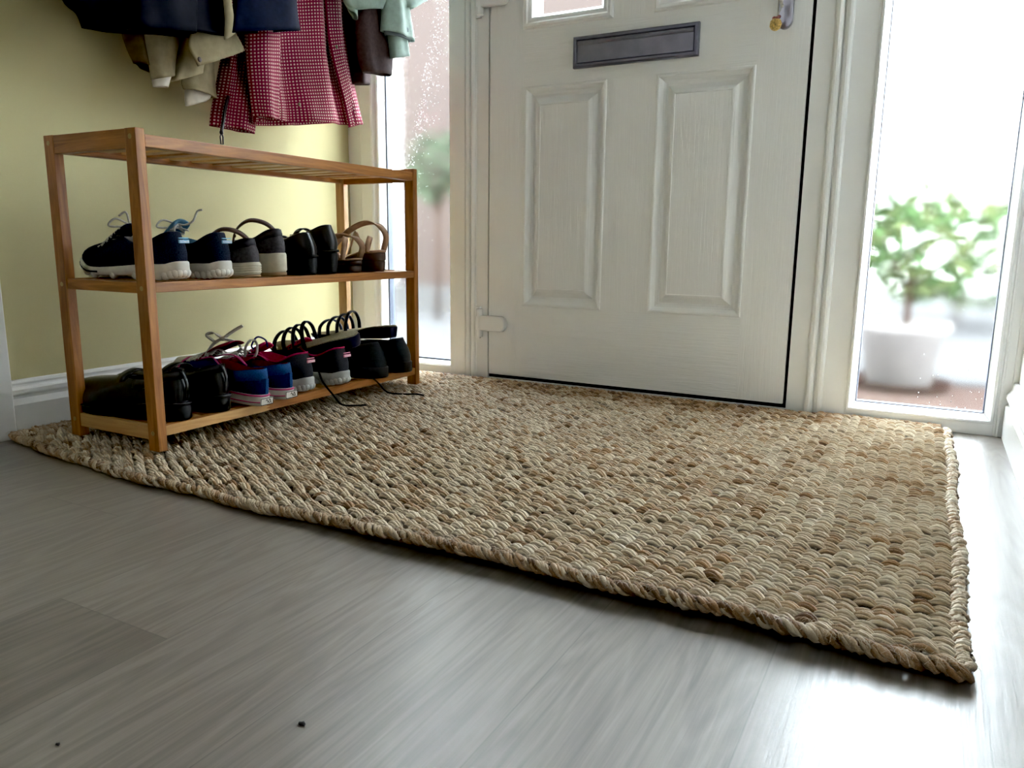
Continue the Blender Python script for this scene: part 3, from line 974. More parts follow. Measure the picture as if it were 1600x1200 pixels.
class Shoe:
    """heel at the origin, toe along +X, z up; everything in metres"""
    def __init__(s, L=0.28, wh=0.033, wb=0.047, side=1, spring=0.012, heel=0.028, fore=0.018, n=40, heelround=0.004):
        s.L, s.wh, s.wb, s.side, s.spring, s.heel, s.fore, s.n = L, wh*0.93, wb*0.88, side, spring, heel, fore, n
        s.hr = heelround

    def outline(s, k=1.0, grow=0.0):
        out = []
        for i in range(s.n):
            ph = 2*PI*i/s.n
            c, sn = math.cos(ph), math.sin(ph)
            f = 0.5+0.5*sgnpow(c, 0.82)
            wid = s.wh + (s.wb-s.wh)*smooth(0.2, 0.68, f) - 0.004*math.exp(-((f-0.42)/0.14)**2)
            y = sgnpow(sn, 0.72)*wid*k
            y += s.side*0.007*math.sin(PI*min(1, f*1.0))**2 - s.side*0.010*smooth(0.6, 1.0, f)
            x = s.L*(0.5+(f-0.5)*(1-(1-k)*0.35))
            if grow:
                x += grow*c
                y += grow*sn
            out.append((x, y, f, ph))
        return out

    def rise(s, f):
        return s.spring*smooth(0.7, 1.0, f)**1.5 + s.hr*smooth(0.10, 0.0, f)

    def top(s, f):
        return s.rise(f) + s.heel + (s.fore-s.heel)*smooth(0.15, 0.65, f)

    def sole(s, bm, z_lo=0.0, z_hi=1.0, grow=0.003, flare=0.0, cap=True):
        def ring(z, k, g):
            return [Vector((x, y, s.rise(f) + (s.top(f)-s.rise(f))*z)) for x, y, f, ph in s.outline(k, g)]
        R = []
        if cap:
            R.append(ring(z_lo, 0.88, -0.004))
        R += [ring(z_lo, 1.0, grow-0.003+flare), ring(z_lo+(z_hi-z_lo)*0.12, 1.0, grow+flare), ring(z_lo+(z_hi-z_lo)*0.5, 1.0, grow+flare*0.5), ring(z_lo+(z_hi-z_lo)*0.9, 1.0, grow), ring(z_hi, 1.0, grow-0.002)]
        if cap:
            R.append(ring(z_hi, 0.9, -0.003))
        rings_mesh(bm, R, True, cap, cap)

    def topline(s, xo, xf, wt, zh, zs, zf, i, inset=0.0, dz=0.0):
        ph = 2*PI*i/s.n
        c, sn = math.cos(ph), math.sin(ph)
        x = xo + inset + (xf-xo-2*inset)*(0.5+0.5*c)
        f = x/s.L
        y = sgnpow(sn, 0.85)*(wt*0.92-inset)*(1-0.25*smooth(0.2, 1.0, c)) + s.side*0.005*math.sin(PI*f)
        z = zs + (zh-zs)*smooth(0.05, 1, -c) + (zf-zs)*smooth(0.0, 1, c) + dz
        return Vector((x, y, z))

    def upper(s, bm, xo, xf, wt, zh, zs, zf, toe=0.036, bulge=0.004, m=9, thick=0.004, dip=0.30):
        rings = [[] for _ in range(m+3)]
        for i, (x, y, f, ph) in enumerate(s.outline(1.0, 0.0)):
            B = Vector((x, y, s.top(f)-0.003))
            T = s.topline(xo, xf, wt, zh, zs, zf, i)
            c = math.cos(ph)
            front = smooth(0.0, 0.75, c)
            h1 = (T.z-B.z)*0.45*(1-front) + toe*front
            outv = Vector((math.cos(ph), math.sin(ph), 0))
            P1 = B + Vector((0, 0, h1)) + outv*bulge*(1.3 if front < 0.5 else 0.8)
            k2 = 0.35 + 0.12*front
            P2 = Vector((T.x+(B.x-T.x)*k2, T.y+(B.y-T.y)*(k2+0.1), 0))
            P2.z = (B.z+h1) + (T.z-(B.z+h1))*(0.5*(1-front)+dip*front)
            for j in range(m):
                t = j/(m-1)
                rings[j].append(B*(1-t)**3 + P1*3*t*(1-t)**2 + P2*3*t*t*(1-t) + T*t**3)
            rings[m].append(s.topline(xo, xf, wt, zh, zs, zf, i, thick*0.5, 0.0018))
            rings[m+1].append(s.topline(xo, xf, wt, zh, zs, zf, i, thick, 0.0))
            rings[m+2].append(s.topline(xo, xf, wt, zh, zs, zf, i, thick*1.3, -0.012))
        rings_mesh(bm, rings, True)
        return rings

    def lining(s, bm, xo, xf, wt, zh, zs, zf, depth=0.5, thick=0.004, edge=0.0):
        R = []
        for k, ins, dz in ((0, thick*0.9, 0.0005+edge), (1, thick*1.4, -0.006), (2, thick*1.8, -0.022)):
            R.append([s.topline(xo, xf, wt, zh, zs, zf, i, ins, dz) for i in range(s.n)])
        last = []
        for i in range(s.n):
            p = s.topline(xo, xf, wt, zh, zs, zf, i, thick*2.0, 0)
            p.z = s.top(p.x/s.L)+0.006
            last.append(p)
        R.append(last)
        rings_mesh(bm, R, True, False, True)


def ribbon(bm, pts, w, th, wdir, n=6, widths=None):
    """flat band along points; wdir = width direction"""
    P = spline(pts, n)
    wd = Vector(wdir).normalized()
    rings = []
    N = len(P)
    for i, p in enumerate(P):
        t = (P[min(i+1, N-1)]-P[max(i-1, 0)]).normalized()
        w_ = (wd - t*wd.dot(t)).normalized()
        nn = t.cross(w_)
        ww = w if widths is None else widths[0]+(widths[1]-widths[0])*i/(N-1)
        rings.append([p+w_*ww/2+nn*th/2, p+w_*ww/2*0.8+nn*th*0.8, p-w_*ww/2*0.8+nn*th*0.8, p-w_*ww/2+nn*th/2, p-w_*ww/2-nn*th/2, p+w_*ww/2-nn*th/2])
    rings_mesh(bm, rings, True, True, True)


def letters(name, text, size, mat, parent, loc, rot, ext=0.0003):
    cu = bpy.data.curves.new(name+'_curve', 'FONT')
    cu.body = text
    cu.size = size
    cu.extrude = ext
    cu.align_x = 'CENTER'
    cu.align_y = 'CENTER'
    tmp = bpy.data.objects.new('tmp', cu)
    COL.objects.link(tmp)
    me = bpy.data.meshes.new_from_object(tmp.evaluated_get(bpy.context.evaluated_depsgraph_get()))
    bpy.data.objects.remove(tmp)
    o = link(name, me, mat, parent)
    o.location = loc
    o.rotation_euler = rot
    return o


def smooth_obj(name, bm, mat, parent, solid=0.0, sub=0):
    o = obj(name, bm, mat, parent, True)
    if solid:
        md = o.modifiers.new('solid', 'SOLIDIFY')
        md.thickness = solid
        md.offset = 0
    if sub:
        md = o.modifiers.new('sub', 'SUBSURF')
        md.levels = sub
        md.render_levels = sub
    return o


SG_MID = 'shoes on the middle shelf'
SG_LOW = 'shoes on the bottom shelf'


def walking_sneaker(label, loc, rot, side, up_m, sole_m, lin_m, tongue_m, lace_m, logo_m, edge_m=None, lace_paths=(), stripe=True, tongue_up=0.0, group=SG_MID, bow=True, trail=None):
    t = thing('sneaker', label, 'shoe', loc, rot, group)
    S = Shoe(L=0.285, wh=0.034, wb=0.047, side=side, heel=0.030, fore=0.022, spring=0.016, heelround=0.006)
    bm = bmesh.new()
    S.sole(bm, 0.30, 1.0, 0.004)
    # cushioned pods around the tread
    for i, (x, y, f, ph) in enumerate(S.outline(0.93, 0.0)):
        if i % 2 == 0 or f < 0.25:
            blob(bm, (x, y, S.rise(f)+0.009), (0.0095, 0.008, 0.009), 8, 6)
    for f in (0.08, 0.18, 0.3, 0.45, 0.6, 0.75):
        blob(bm, (f*S.L, 0, S.rise(f)+0.0085), (0.016, 0.022, 0.0085), 8, 6)
    so = obj('sole', bm, sole_m, t, True)
    if stripe:
        bm = bmesh.new()
        ring0, ring1 = [], []
        o_ = S.outline(1.0, 0.0055)
        idx = [i for i, q in enumerate(o_) if q[2] > 0.55]
        idx.sort(key=lambda i: (o_[i][3]+PI) % (2*PI))
        for i in idx:
            x, y, f, ph = o_[i]
            ring0.append(Vector((x, y, S.rise(f)+0.012)))
            ring1.append(Vector((x, y, S.rise(f)+0.0155)))
        rings_mesh(bm, [ring0, ring1], False)
        obj('stripe', bm, up_m, so, True)
    A = (0.010, 0.150, 0.030, 0.088, 0.066, 0.078)
    bm = bmesh.new()
    S.upper(bm, *A, toe=0.029, dip=0.18)
    u = obj('upper', bm, up_m, t, True)
    bm = bmesh.new()
    S.lining(bm, *A, edge=0.0012)
    obj('lining', bm, lin_m, t, True)
    # tongue
    bm = bmesh.new()
    rows = []
    for k in range(9):
        q = k/8
        x = 0.215-0.085*q
        z = 0.060+0.044*q**0.8 + tongue_up*q*q
        w = 0.014+0.010*q - 0.004*max(0, q-0.85)/0.15
        rows.append([Vector((x-0.004*abs(v), v*w+side*0.004, z-0.010*v*v)) for v in (-1, -0.6, -0.2, 0.2, 0.6, 1)])
    rings_mesh(bm, rows, False)
    smooth_obj('tongue', bm, tongue_m, t, 0.007, 1)
    # laces
    bm = bmesh.new()
    for k in range(5):
        x = 0.205-0.014*k
        z = 0.064+0.0075*k
        for sg in (-1, 1):
            tube(bm, spline([(x, -sg*0.020+side*0.004, z-0.005), (x-0.006, side*0.004, z+0.004), (x-0.012, sg*0.021+side*0.004, z-0.001)], 4), 0.0022, 6)
    for p in lace_paths:
        tube(bm, spline(p, 6), 0.0021, 6, True)
    if bow:
        for sg in (-1, 1):
            tube(bm, spline([(0.138, side*0.004, 0.103), (0.150, sg*0.022, 0.113), (0.158, sg*0.032, 0.100), (0.146, sg*0.018, 0.098), (0.138, side*0.004, 0.103)], 5), 0.0022, 6)
    obj('laces', bm, lace_m, t, True)
    if trail:
        bm = bmesh.new()
        inv = (Matrix.Translation(loc) @ Matrix.Rotation(rot, 4, 'Z')).inverted()
        tube(bm, spline([inv @ Vector(p) for p in trail], 8), 0.0021, 6)
        obj('trailing_lace', bm, M['black_lace'], t, True)
    # heel print
    bm = boxes((-0.0062, -0.0030, -0.011, 0.011, 0.0685, 0.0745))
    pr = obj('heel_print', bm, logo_m, u, bevel=0.0006)
    bm = boxes((-0.0050, -0.0020, -0.010, 0.010, 0.0770, 0.0788))
    obj('heel_bar', bm, logo_m, u)
    letters('lettering', 'GOwalk', 0.0062, M['pale_print'], pr, (-0.0064, 0.0, 0.0715), (PI/2, 0, -PI/2))
    if edge_m:
        bm = bmesh.new()
        pts = [S.topline(*A, i, 0.001, 0.001) for i in range(S.n)]
        tube(bm, pts+[pts[0]], 0.0021, 6)
        obj('collar_piping', bm, edge_m, u, True)
    return t


XH = 0.405   # heels of the middle shelf
R180 = PI
zm = ZMID-0.0005
walking_sneaker('navy sneaker with white podded sole, leftmost on the middle shelf behind the front leg', (0.385, -0.922, zm), R180+0.03, 1,
                M['navy_mesh'], M['white_eva'], M['grey_lining'], M['navy_mesh'], M['pale_lace'], M['logo_blue'],
                lace_paths=[[(0.14, 0.0, 0.10), (0.128, -0.012, 0.118), (0.120, -0.020, 0.098)], [(0.14, 0, 0.103), (0.135, 0.01, 0.125), (0.145, 0.018, 0.118)]])
walking_sneaker('navy sneaker with white sole and raised sky blue tongue, on the middle shelf', (0.402, -0.838, zm), R180-0.02, -1,
                M['navy_mesh'], M['white_eva'], M['sky_lining'], M['sky_lining'], M['pale_lace'], M['logo_blue'], tongue_up=0.012,
                lace_paths=[[(0.135, 0.0, 0.105), (0.118, -0.004, 0.104), (0.102, -0.010, 0.112), (0.098, -0.018, 0.130), (0.090, -0.024, 0.134)], [(0.135, 0.0, 0.105), (0.125, 0.016, 0.098), (0.118, 0.022, 0.085)]])


def suede_mary_jane(label, loc, rot, side, tall):
    t = thing('mary_jane', label, 'shoe', loc, rot, SG_MID)
    S = Shoe(L=0.265, wh=0.030, wb=0.043, side=side, heel=0.030 if not tall else 0.048, fore=0.018, spring=0.008, heelround=0.002)
    bm = bmesh.new()
    S.sole(bm, 0.16, 1.0, 0.004)
    for z in (0.35, 0.5, 0.65, 0.8):
        if not tall:
            S.sole(bm, z-0.045, z+0.045, 0.0055, cap=False)
    so = obj('sole', bm, M['cream_sole'], t, True)
    bm = bmesh.new()
    S.sole(bm, 0.0, 0.17, 0.003)
    obj('tread', bm, M['tan_tread'], so, True)
    h = 0.078 if not tall else 0.098
    A = (0.010, 0.150, 0.0265, h, h-0.022, h-0.026)
    bm = bmesh.new()
    S.upper(bm, *A, toe=0.034, bulge=0.005)
    u = obj('upper', bm, M['grey_suede'], t, True)
    bm = bmesh.new()
    # darker collar band around the heel
    for k in (0,):
        R0, R1, R2 = [], [], []
        for i in range(S.n):
            c = math.cos(2*PI*i/S.n)
            if c < 0.35:
                p = S.topline(*A, i, -0.0012, 0.0)
                q = S.topline(*A, i, -0.0046, -0.016)
                R0.append(p); R1.append(q)
        rings_mesh(bm, [R0, [(a+b)/2+Vector((0, math.copysign(0.0005, a.y), 0)) for a, b in zip(R0, R1)], R1], False)
    smooth_obj('collar', bm, M['grey_edge'], u, 0.0022)
    bm = bmesh.new()
    S.lining(bm, *A)
    obj('lining', bm, M['dark_brown'], t, True)
    bm = bmesh.new()
    ribbon(bm, [(0.034, -0.026, h-0.022), (0.041, -0.020, h-0.002), (0.058, -0.008, h+0.014), (0.084, 0.010, h+0.018), (0.106, 0.025, h-0.002), (0.114, 0.029, h-0.032)], 0.015, 0.0025, (0.5, -0.7, 0.45))
    st = obj('strap', bm, M['brown_strap'], t, True)
    bm = bmesh.new()
    blob(bm, (0.104, 0.0305, h-0.014), (0.004, 0.0018, 0.004))
    obj('stud', bm, M['brass'], st, True)
    return t


suede_mary_jane('grey-brown suede strap shoe with low ribbed cream sole on the middle shelf', (XH-0.002, -0.764, zm), R180+0.02, 1, False)
suede_mary_jane('grey-brown suede shoe with tall smooth cream wedge sole on the middle shelf', (XH-0.004, -0.690, zm), R180, -1, True)


def black_court(label, loc, rot, side, hh, wedge):
    t = thing('strap_shoe', label, 'shoe', loc, rot, SG_MID)
    S = Shoe(L=0.262, wh=0.030, wb=0.042, side=side, heel=wedge, fore=0.014, spring=0.008, heelround=0.002)
    bm = bmesh.new()
    S.sole(bm, 0.0, 0.9, 0.002, -0.002)
    S.sole(bm, 0.9, 1.0, 0.0055)
    obj('sole', bm, M['black_rubber'], t, True)
    A = (0.014, 0.155, 0.0255, hh, hh-0.018, hh-0.030)
    bm = bmesh.new()
    S.upper(bm, *A, toe=0.034, bulge=0.006)
    obj('upper', bm, M['black_leather'], t, True)
    bm = bmesh.new()
    S.lining(bm, *A)
    obj('lining', bm, M['black_suede'], t, True)
    bm = bmesh.new()
    z = hh-0.020
    ribbon(bm, [(0.105, -0.031, z-0.008), (0.100, -0.024, z+0.006), (0.095, 0.0, z+0.013), (0.094, 0.020, z+0.007), (0.097, 0.032, z-0.010)], 0.014, 0.0025, (1, 0, 0))
    st = obj('strap', bm, M['black_leather'], t, True)
    bm = bmesh.new()
    frame = [(0.094, 0.0325, z-0.001), (0.106, 0.0325, z-0.001), (0.106, 0.0345, z-0.013), (0.094, 0.0345, z-0.013)]
    tube(bm, frame+[frame[0]], 0.0009, 5)
    obj('buckle', bm, M['chrome'], st)
    return t


black_court('black leather strap shoe, left shoe of the black pair on the middle shelf', (XH+0.002, -0.600, zm), R180+0.02, 1, 0.092, 0.042)
black_court('black leather shoe with high curved back, between the black strap shoe and tan sandals', (XH-0.004, -0.527, zm), R180-0.02, -1, 0.110, 0.054)


def tan_sandal(label, loc, rot, side, heelh, tilt):
    t = thing('sandal', label, 'sandal', loc, rot, SG_MID)
    S = Shoe(L=0.258, wh=0.032, wb=0.042, side=side, heel=heelh, fore=0.016, spring=0.006, heelround=0.002)
    bm = bmesh.new()
    S.sole(bm, 0.0, 0.52, 0.0, -0.001)
    S.sole(bm, 0.52, 0.93, 0.0015)
    so = obj('sole', bm, M['dark_brown'], t, True)
    bm = bmesh.new()
    S.sole(bm, 0.92, 1.05, 0.0025)
    obj('footbed', bm, M['tan_leather'], t, True)
    z = heelh
    bm = bmesh.new()
    # crossing ankle straps
    w = 0.0145
    hi = heelh > 0.04
    lf = 0.070 if hi else 0.056
    ribbon(bm, [(0.150, 0.036, z*0.6), (0.128, 0.033, z+0.016), (0.096, 0.016, z+lf*0.72), (0.062, -0.004, z+lf), (0.030, -0.020, z+lf*0.93), (0.014, -0.029, z+lf*0.55), (0.024, -0.031, z+0.004)], w, 0.003, (0.5, 0.6, 0.2))
    obj('strap', bm, M['tan_leather'], t, True)
    bm = bmesh.new()
    ribbon(bm, [(0.150, -0.037, z*0.6), (0.130, -0.032, z+0.018), (0.100, -0.012, z+0.044), (0.072, 0.012, z+0.040), (0.048, 0.027, z+0.018), (0.036, 0.030, z)], w*0.85, 0.003, (0.6, -0.5, 0.2))
    obj('strap', bm, M['tan_leather'], t, True)
    bm = bmesh.new()
    ribbon(bm, [(0.085, -0.036, z*0.8), (0.072, -0.033, z+0.020), (0.050, -0.012, z+(0.034 if hi else 0.046)), (0.034, 0.012, z+(0.034 if hi else 0.050)), (0.026, 0.029, z+0.020), (0.028, 0.031, z)], w*0.8, 0.003, (0.6, 0.4, 0.3))
    obj('strap', bm, M['tan_leather'], t, True)
    bm = bmesh.new()
    ribbon(bm, [(0.190, -0.043, 0.014), (0.182, -0.030, 0.040), (0.178, 0.0, 0.052), (0.182, 0.030, 0.040), (0.190, 0.043, 0.014)], 0.024, 0.003, (1, 0, -0.2))
    obj('strap', bm, M['tan_leather'], t, True)
    return t


tan_sandal('tan leather sandal with crossed straps and low dark brown sole, next to the black shoes', (XH-0.006, -0.438, zm), R180+0.06, 1, 0.032, 0)
tan_sandal('tan strappy sandal with higher dark brown wedge, rightmost on the middle shelf', (XH-0.008, -0.345, zm), R180+0.0, -1, 0.050, 0)

# ---------------- bottom shelf
zl = ZLOW-0.0005


def black_bar_shoe(label, loc, rot, side):
    t = thing('leather_shoe', label, 'shoe', loc, rot, SG_LOW)
    S = Shoe(L=0.315, wh=0.036, wb=0.049, side=side, heel=0.034, fore=0.018, spring=0.010, heelround=0.002)
    bm = bmesh.new()
    S.sole(bm, 0.0, 0.85, 0.003)
    S.sole(bm, 0.85, 1.0, 0.006)
    obj('sole', bm, M['black_rubber'], t, True)
    A = (0.010, 0.155, 0.031, 0.093, 0.074, 0.074)
    bm = bmesh.new()
    S.upper(bm, *A, toe=0.040, bulge=0.006, dip=0.02)
    u = obj('upper', bm, M['black_leather'], t, True)
    bm = bmesh.new()
    R0, R1 = [], []
    for i in range(S.n):
        if math.cos(2*PI*i/S.n) < 0.2:
            R0.append(S.topline(*A, i, -0.0015, 0.001)); R1.append(S.topline(*A, i, -0.0050, -0.014))
    rings_mesh(bm, [R0, R1], False)
    smooth_obj('collar', bm, M['black_leather'], u, 0.003)
    bm = bmesh.new()
    S.lining(bm, *A)
    obj('lining', bm, M['black_suede'], t, True)
    bm = bmesh.new()
    tube(bm, spline([(-0.001, 0.0, 0.040), (-0.006, 0.0, 0.065), (-0.003, 0, 0.08), (0.006, 0.0, 0.093)], 4), 0.0045, 8, True, 0.5)
    obj('heel_strip', bm, M['black_leather'], u, True)
    bm = bmesh.new()
    ribbon(bm, [(0.135, -0.033, 0.056), (0.130, -0.026, 0.078), (0.126, 0.0, 0.088), (0.130, 0.026, 0.078), (0.135, 0.033, 0.056)], 0.022, 0.003, (1, 0, 0))
    obj('strap', bm, M['black_leather'], t, True)
    return t


black_bar_shoe('black leather shoe with rounded toe, leftmost on the bottom shelf behind the front leg', (0.408, -0.955, zl), R180+0.06, 1)
black_bar_shoe('black leather shoe squeezed between the leftmost black shoe and the navy canvas sneaker', (0.412, -0.868, zl), R180+0.03, -1)


def canvas_sneaker(label, loc, rot, side, open_up, bow, pitch=0.0):
    t = thing('canvas_sneaker', label, 'shoe', loc, rot, SG_LOW)
    t.rotation_euler = (0, -pitch, rot)
    S = Shoe(L=0.275, wh=0.032, wb=0.044, side=side, heel=0.024, fore=0.022, spring=0.004, heelround=0.001)
    bm = bmesh.new()
    S.sole(bm, 0.0, 1.0, 0.003)
    so = obj('sole', bm, M['white_eva'], t, True)
    for z0, z1 in ((0.82, 0.97), (0.28, 0.38)):
        bm = bmesh.new()
        S.sole(bm, z0, z1, 0.0042, cap=False)
        obj('pink_line', bm, M['pink'], so, True)
    A = (0.008, 0.135, 0.0285, 0.074, 0.064, 0.072)
    bm = bmesh.new()
    S.upper(bm, *A, toe=0.034, bulge=0.003)
    u = obj('upper', bm, M['canvas_navy'], t, True)
    # lighter denim heel collar
    bm = bmesh.new()
    R = [[], [], []]
    for i in range(S.n):
        if math.cos(2*PI*i/S.n) < -0.15:
            R[0].append(S.topline(*A, i, -0.0008, 0.0018)); R[1].append(S.topline(*A, i, -0.0030, -0.009)); R[2].append(S.topline(*A, i, -0.0042, -0.020))
    rings_mesh(bm, R, False)
    smooth_obj('heel_collar', bm, M['canvas_blue'], u, 0.002)
    bm = boxes((-0.0045, -0.003, -0.0035, 0.0035, 0.026, 0.058))
    obj('heel_tape', bm, M['canvas_blue'], u)
    # heel plate
    bm = boxes((-0.0052, -0.0036, -0.017, 0.017, 0.0035, 0.019))
    pl = obj('heel_plate', bm, M['white_eva'], so, bevel=0.0006)
    bm = bmesh.new()
    q = [(-0.0056, -0.016, 0.0045), (-0.0056, 0.016, 0.0045), (-0.0056, 0.016, 0.018), (-0.0056, -0.016, 0.018)]
    tube(bm, q+[q[0]], 0.0007, 4)
    for k, (yy, zz) in enumerate(((-0.008, 0.013), (-0.004, 0.009), (0.0, 0.013), (-0.010, 0.008))):
        tube(bm, [(-0.0056, yy-0.002, zz-0.002), (-0.0056, yy+0.001, zz+0.0022), (-0.0056, yy+0.003, zz-0.001)], 0.0006, 4)
    obj('heel_emblem', bm, M['grey_mesh'], pl)
    bm = bmesh.new()
    S.lining(bm, *A, edge=0.001)
    obj('lining', bm, M['maroon'], t, True)
    # white toe cap with pink edge
    bm = bmesh.new()
    rows = []
    for k in range(7):
        q = k/6
        x = S.L*(0.985-0.19*q)
        w = (0.020+0.021*math.sin(q*PI/2))
        zt = 0.046+0.012*q
        rows.append([Vector((x-0.0*abs(a), -side*0.009*(1-q) + w*math.sin(a), 0.024 + (zt-0.020)*math.cos(a)**0.8 if abs(a) < PI/2 else 0.024)) for a in [(-0.5+j/10)*PI*0.999 for j in range(11)]])
    rings_mesh(bm, rows, False)
    tcap = smooth_obj('toe_cap', bm, M['coat_white'], t, 0.003, 1)
    bm = bmesh.new()
    tube(bm, rows[-1], 0.0018, 6)
    obj('toe_cap_edge', bm, M['pink'], tcap, True)
    # tongue
    bm = bmesh.new()
    rows = []
    hgt = 0.064 if open_up else 0.022
    for k in range(9):
        q = k/8
        x = 0.195-0.070*q - (0.038*q*q if open_up else 0.02*q*q)
        z = 0.056+hgt*q
        w = 0.016+(0.016 if open_up else 0.012)*q-0.006*max(0, q-0.8)/0.2
        rows.append([Vector((x, v*w, z-0.008*v*v+0.004*math.sin(3*q))) for v in (-1, -0.6, -0.2, 0.2, 0.6, 1)])
    rings_mesh(bm, rows, False)
    smooth_obj('tongue', bm, M['maroon'], t, 0.004, 1)
    bm = bmesh.new()
    for k in range(6):
        x = 0.215-0.013*k
        z = 0.057+0.0055*k
        for sg in (-1, 1):
            ribbon(bm, [(x, -sg*0.019, z-0.003), (x-0.005, 0, z+0.007), (x-0.011, sg*0.020, z-0.001)], 0.0065, 0.0016, (1, 0, 0.3), 4)
    if bow:
        ribbon(bm, [(0.128, 0.0, 0.116), (0.118, -0.008, 0.128), (0.104, -0.014, 0.140), (0.092, -0.020, 0.149)], 0.007, 0.0015, (0.3, 0.7, 0.3))
        ribbon(bm, [(0.128, 0.0, 0.118), (0.142, 0.012, 0.128), (0.152, 0.020, 0.122), (0.142, 0.010, 0.110)], 0.007, 0.0015, (0.3, 0.7, 0.3))
        ribbon(bm, [(0.128, 0.0, 0.118), (0.140, 0.014, 0.104), (0.148, 0.026, 0.080)], 0.007, 0.0015, (1, 0, 0.3))
        ribbon(bm, [(0.128, 0.0, 0.117), (0.110, -0.016, 0.112), (0.102, -0.026, 0.100), (0.112, -0.026, 0.088)], 0.006, 0.0015, (0, 0.3, 1))
        blob(bm, (0.128, 0, 0.117), (0.006, 0.006, 0.005))
    else:
        ribbon(bm, [(0.130, 0.004, 0.076), (0.118, 0.012, 0.100), (0.110, 0.004, 0.116), (0.106, -0.008, 0.110), (0.108, -0.010, 0.088), (0.115, -0.006, 0.074)], 0.0055, 0.0015, (0.6, 0.6, 0))
    obj('laces', bm, M['pale_lace'], t, True)
    # pink piping along the eyelet flap
    bm = bmesh.new()
    for sg in (-1, 1):
        tube(bm, spline([(0.095, sg*0.030, 0.066), (0.118, sg*0.027, 0.078), (0.140, sg*0.020, 0.078), (0.190, sg*0.016, 0.062)], 5), 0.0016, 5)
    obj('piping', bm, M['pink'], u, True)
    return t


canvas_sneaker('navy canvas sneaker with maroon tongue standing open and tied cream laces', (0.432, -0.787, zl), R180-0.01, 1, True, True, 0.11)
canvas_sneaker('navy canvas sneaker with pink sole lines, half hidden left of the charcoal sneakers', (0.425, -0.710, zl), R180-0.02, -1, False, False, 0.03)

walking_sneaker('charcoal sneaker with hot pink lining and violet lace loop, left one of its pair', (0.413, -0.635, zl), R180-0.04, 1,
                M['grey_mesh'], M['grey_eva'], M['hot_pink'], M['hot_pink'], M['violet_lace'], M['pink_print'], M['hot_pink'], stripe=False, group=SG_LOW, tongue_up=0.0, bow=False,
                lace_paths=[[(0.150, 0.020, 0.085), (0.145, 0.034, 0.098), (0.130, 0.030, 0.118), (0.115, 0.020, 0.112), (0.118, 0.012, 0.095)]],
                trail=[(0.36, -0.628, 0.150), (0.405, -0.612, 0.125), (0.424, -0.608, 0.086), (0.430, -0.585, 0.055), (0.436, -0.560, 0.026), (0.455, -0.535, 0.021), (0.473, -0.518, 0.021)])
walking_sneaker('charcoal sneaker with pink trim and pale grey sole, touching the black slip-on shoes', (0.424, -0.528, zl), R180-0.04, -1,
                M['grey_mesh'], M['grey_eva'], M['grey_lining'], M['hot_pink'], M['black_lace'], M['pink_print'], M['hot_pink'], stripe=False, group=SG_LOW, tongue_up=0.0, bow=False,
                trail=[(0.37, -0.515, 0.150), (0.412, -0.500, 0.125), (0.436, -0.478, 0.092), (0.445, -0.440, 0.060), (0.447, -0.405, 0.030), (0.465, -0.370, 0.021), (0.495, -0.352, 0.021), (0.521, -0.355, 0.021)])


def black_slip_on(label, loc, rot, side):
    t = thing('slip_on_shoe', label, 'shoe', loc, rot, SG_LOW)
    S = Shoe(L=0.30, wh=0.037, wb=0.050, side=side, heel=0.028, fore=0.018, spring=0.008, heelround=0.002)
    bm = bmesh.new()
    S.sole(bm, 0.0, 1.0, 0.005)
    obj('sole', bm, M['black_rubber'], t, True)
    A = (0.022, 0.150, 0.029, 0.088, 0.074, 0.074)
    bm = bmesh.new()
    S.upper(bm, *A, toe=0.042, bulge=0.004)
    u = obj('upper', bm, M['black_suede'], t, True)
    bm = bmesh.new()
    S.lining(bm, *A)
    obj('lining', bm, M['black_leather'], t, True)
    bm = boxes((0.050, 0.066, side*0.0, side*0.0005+0.0004, 0.0, 0.002))
    return t


black_slip_on('black suede slip-on shoe under the olive-soled strappy sandal on the bottom shelf', (0.440, -0.405, zl), R180-0.03, 1)
black_slip_on('black suede slip-on shoe at the far right of the bottom shelf', (0.440, -0.305, zl), R180-0.02, -1)


def strappy_sandal(label, loc, rot, tilt, side, group=SG_LOW):
    t = thing('strappy_sandal', label, 'sandal', loc, rot, group)
    t.rotation_euler = (tilt[0], tilt[1], rot)
    S = Shoe(L=0.265, wh=0.034, wb=0.044, side=side, heel=0.030, fore=0.012, spring=0.004, heelround=0.001)
    bm = bmesh.new()
    S.sole(bm, 0.0, 0.95, 0.002, -0.004)
    obj('sole', bm, M['navy_strap'], t, True)
    bm = bmesh.new()
    S.sole(bm, 0.94, 1.06, -0.001)
    obj('insole', bm, M['insole'], t, True)
    for k, (x, h, sk) in enumerate(((0.140, 0.058, 0.010), (0.165, 0.054, 0.006), (0.190, 0.048, 0.0), (0.215, 0.040, -0.004))):
        bm = bmesh.new()
        z = S.top(x/S.L)-0.004
        w = 0.040
        ribbon(bm, [(x+sk, -w, z), (x+sk*0.6, -w*0.86, z+h*0.62), (x, -w*0.30, z+h), (x-sk*0.4, w*0.36, z+h*0.96), (x-sk, w*0.88, z+h*0.58), (x-sk, w, z)], 0.0095, 0.003, (1, 0, 0.1))
        obj('strap', bm, M['navy_strap'], t, True)
    return t


strappy_sandal('dark navy sandal with arched straps and olive insole, resting on the near black slip-on', (0.425, -0.474, 0.152), R180+0.12, (-0.30, 0.12, 0), 1)
strappy_sandal('dark navy strappy sandal with its insole hidden, resting on the far right black slip-on', (0.425, -0.338, 0.156), R180+0.0, (0.03, 0.07, 0), -1)

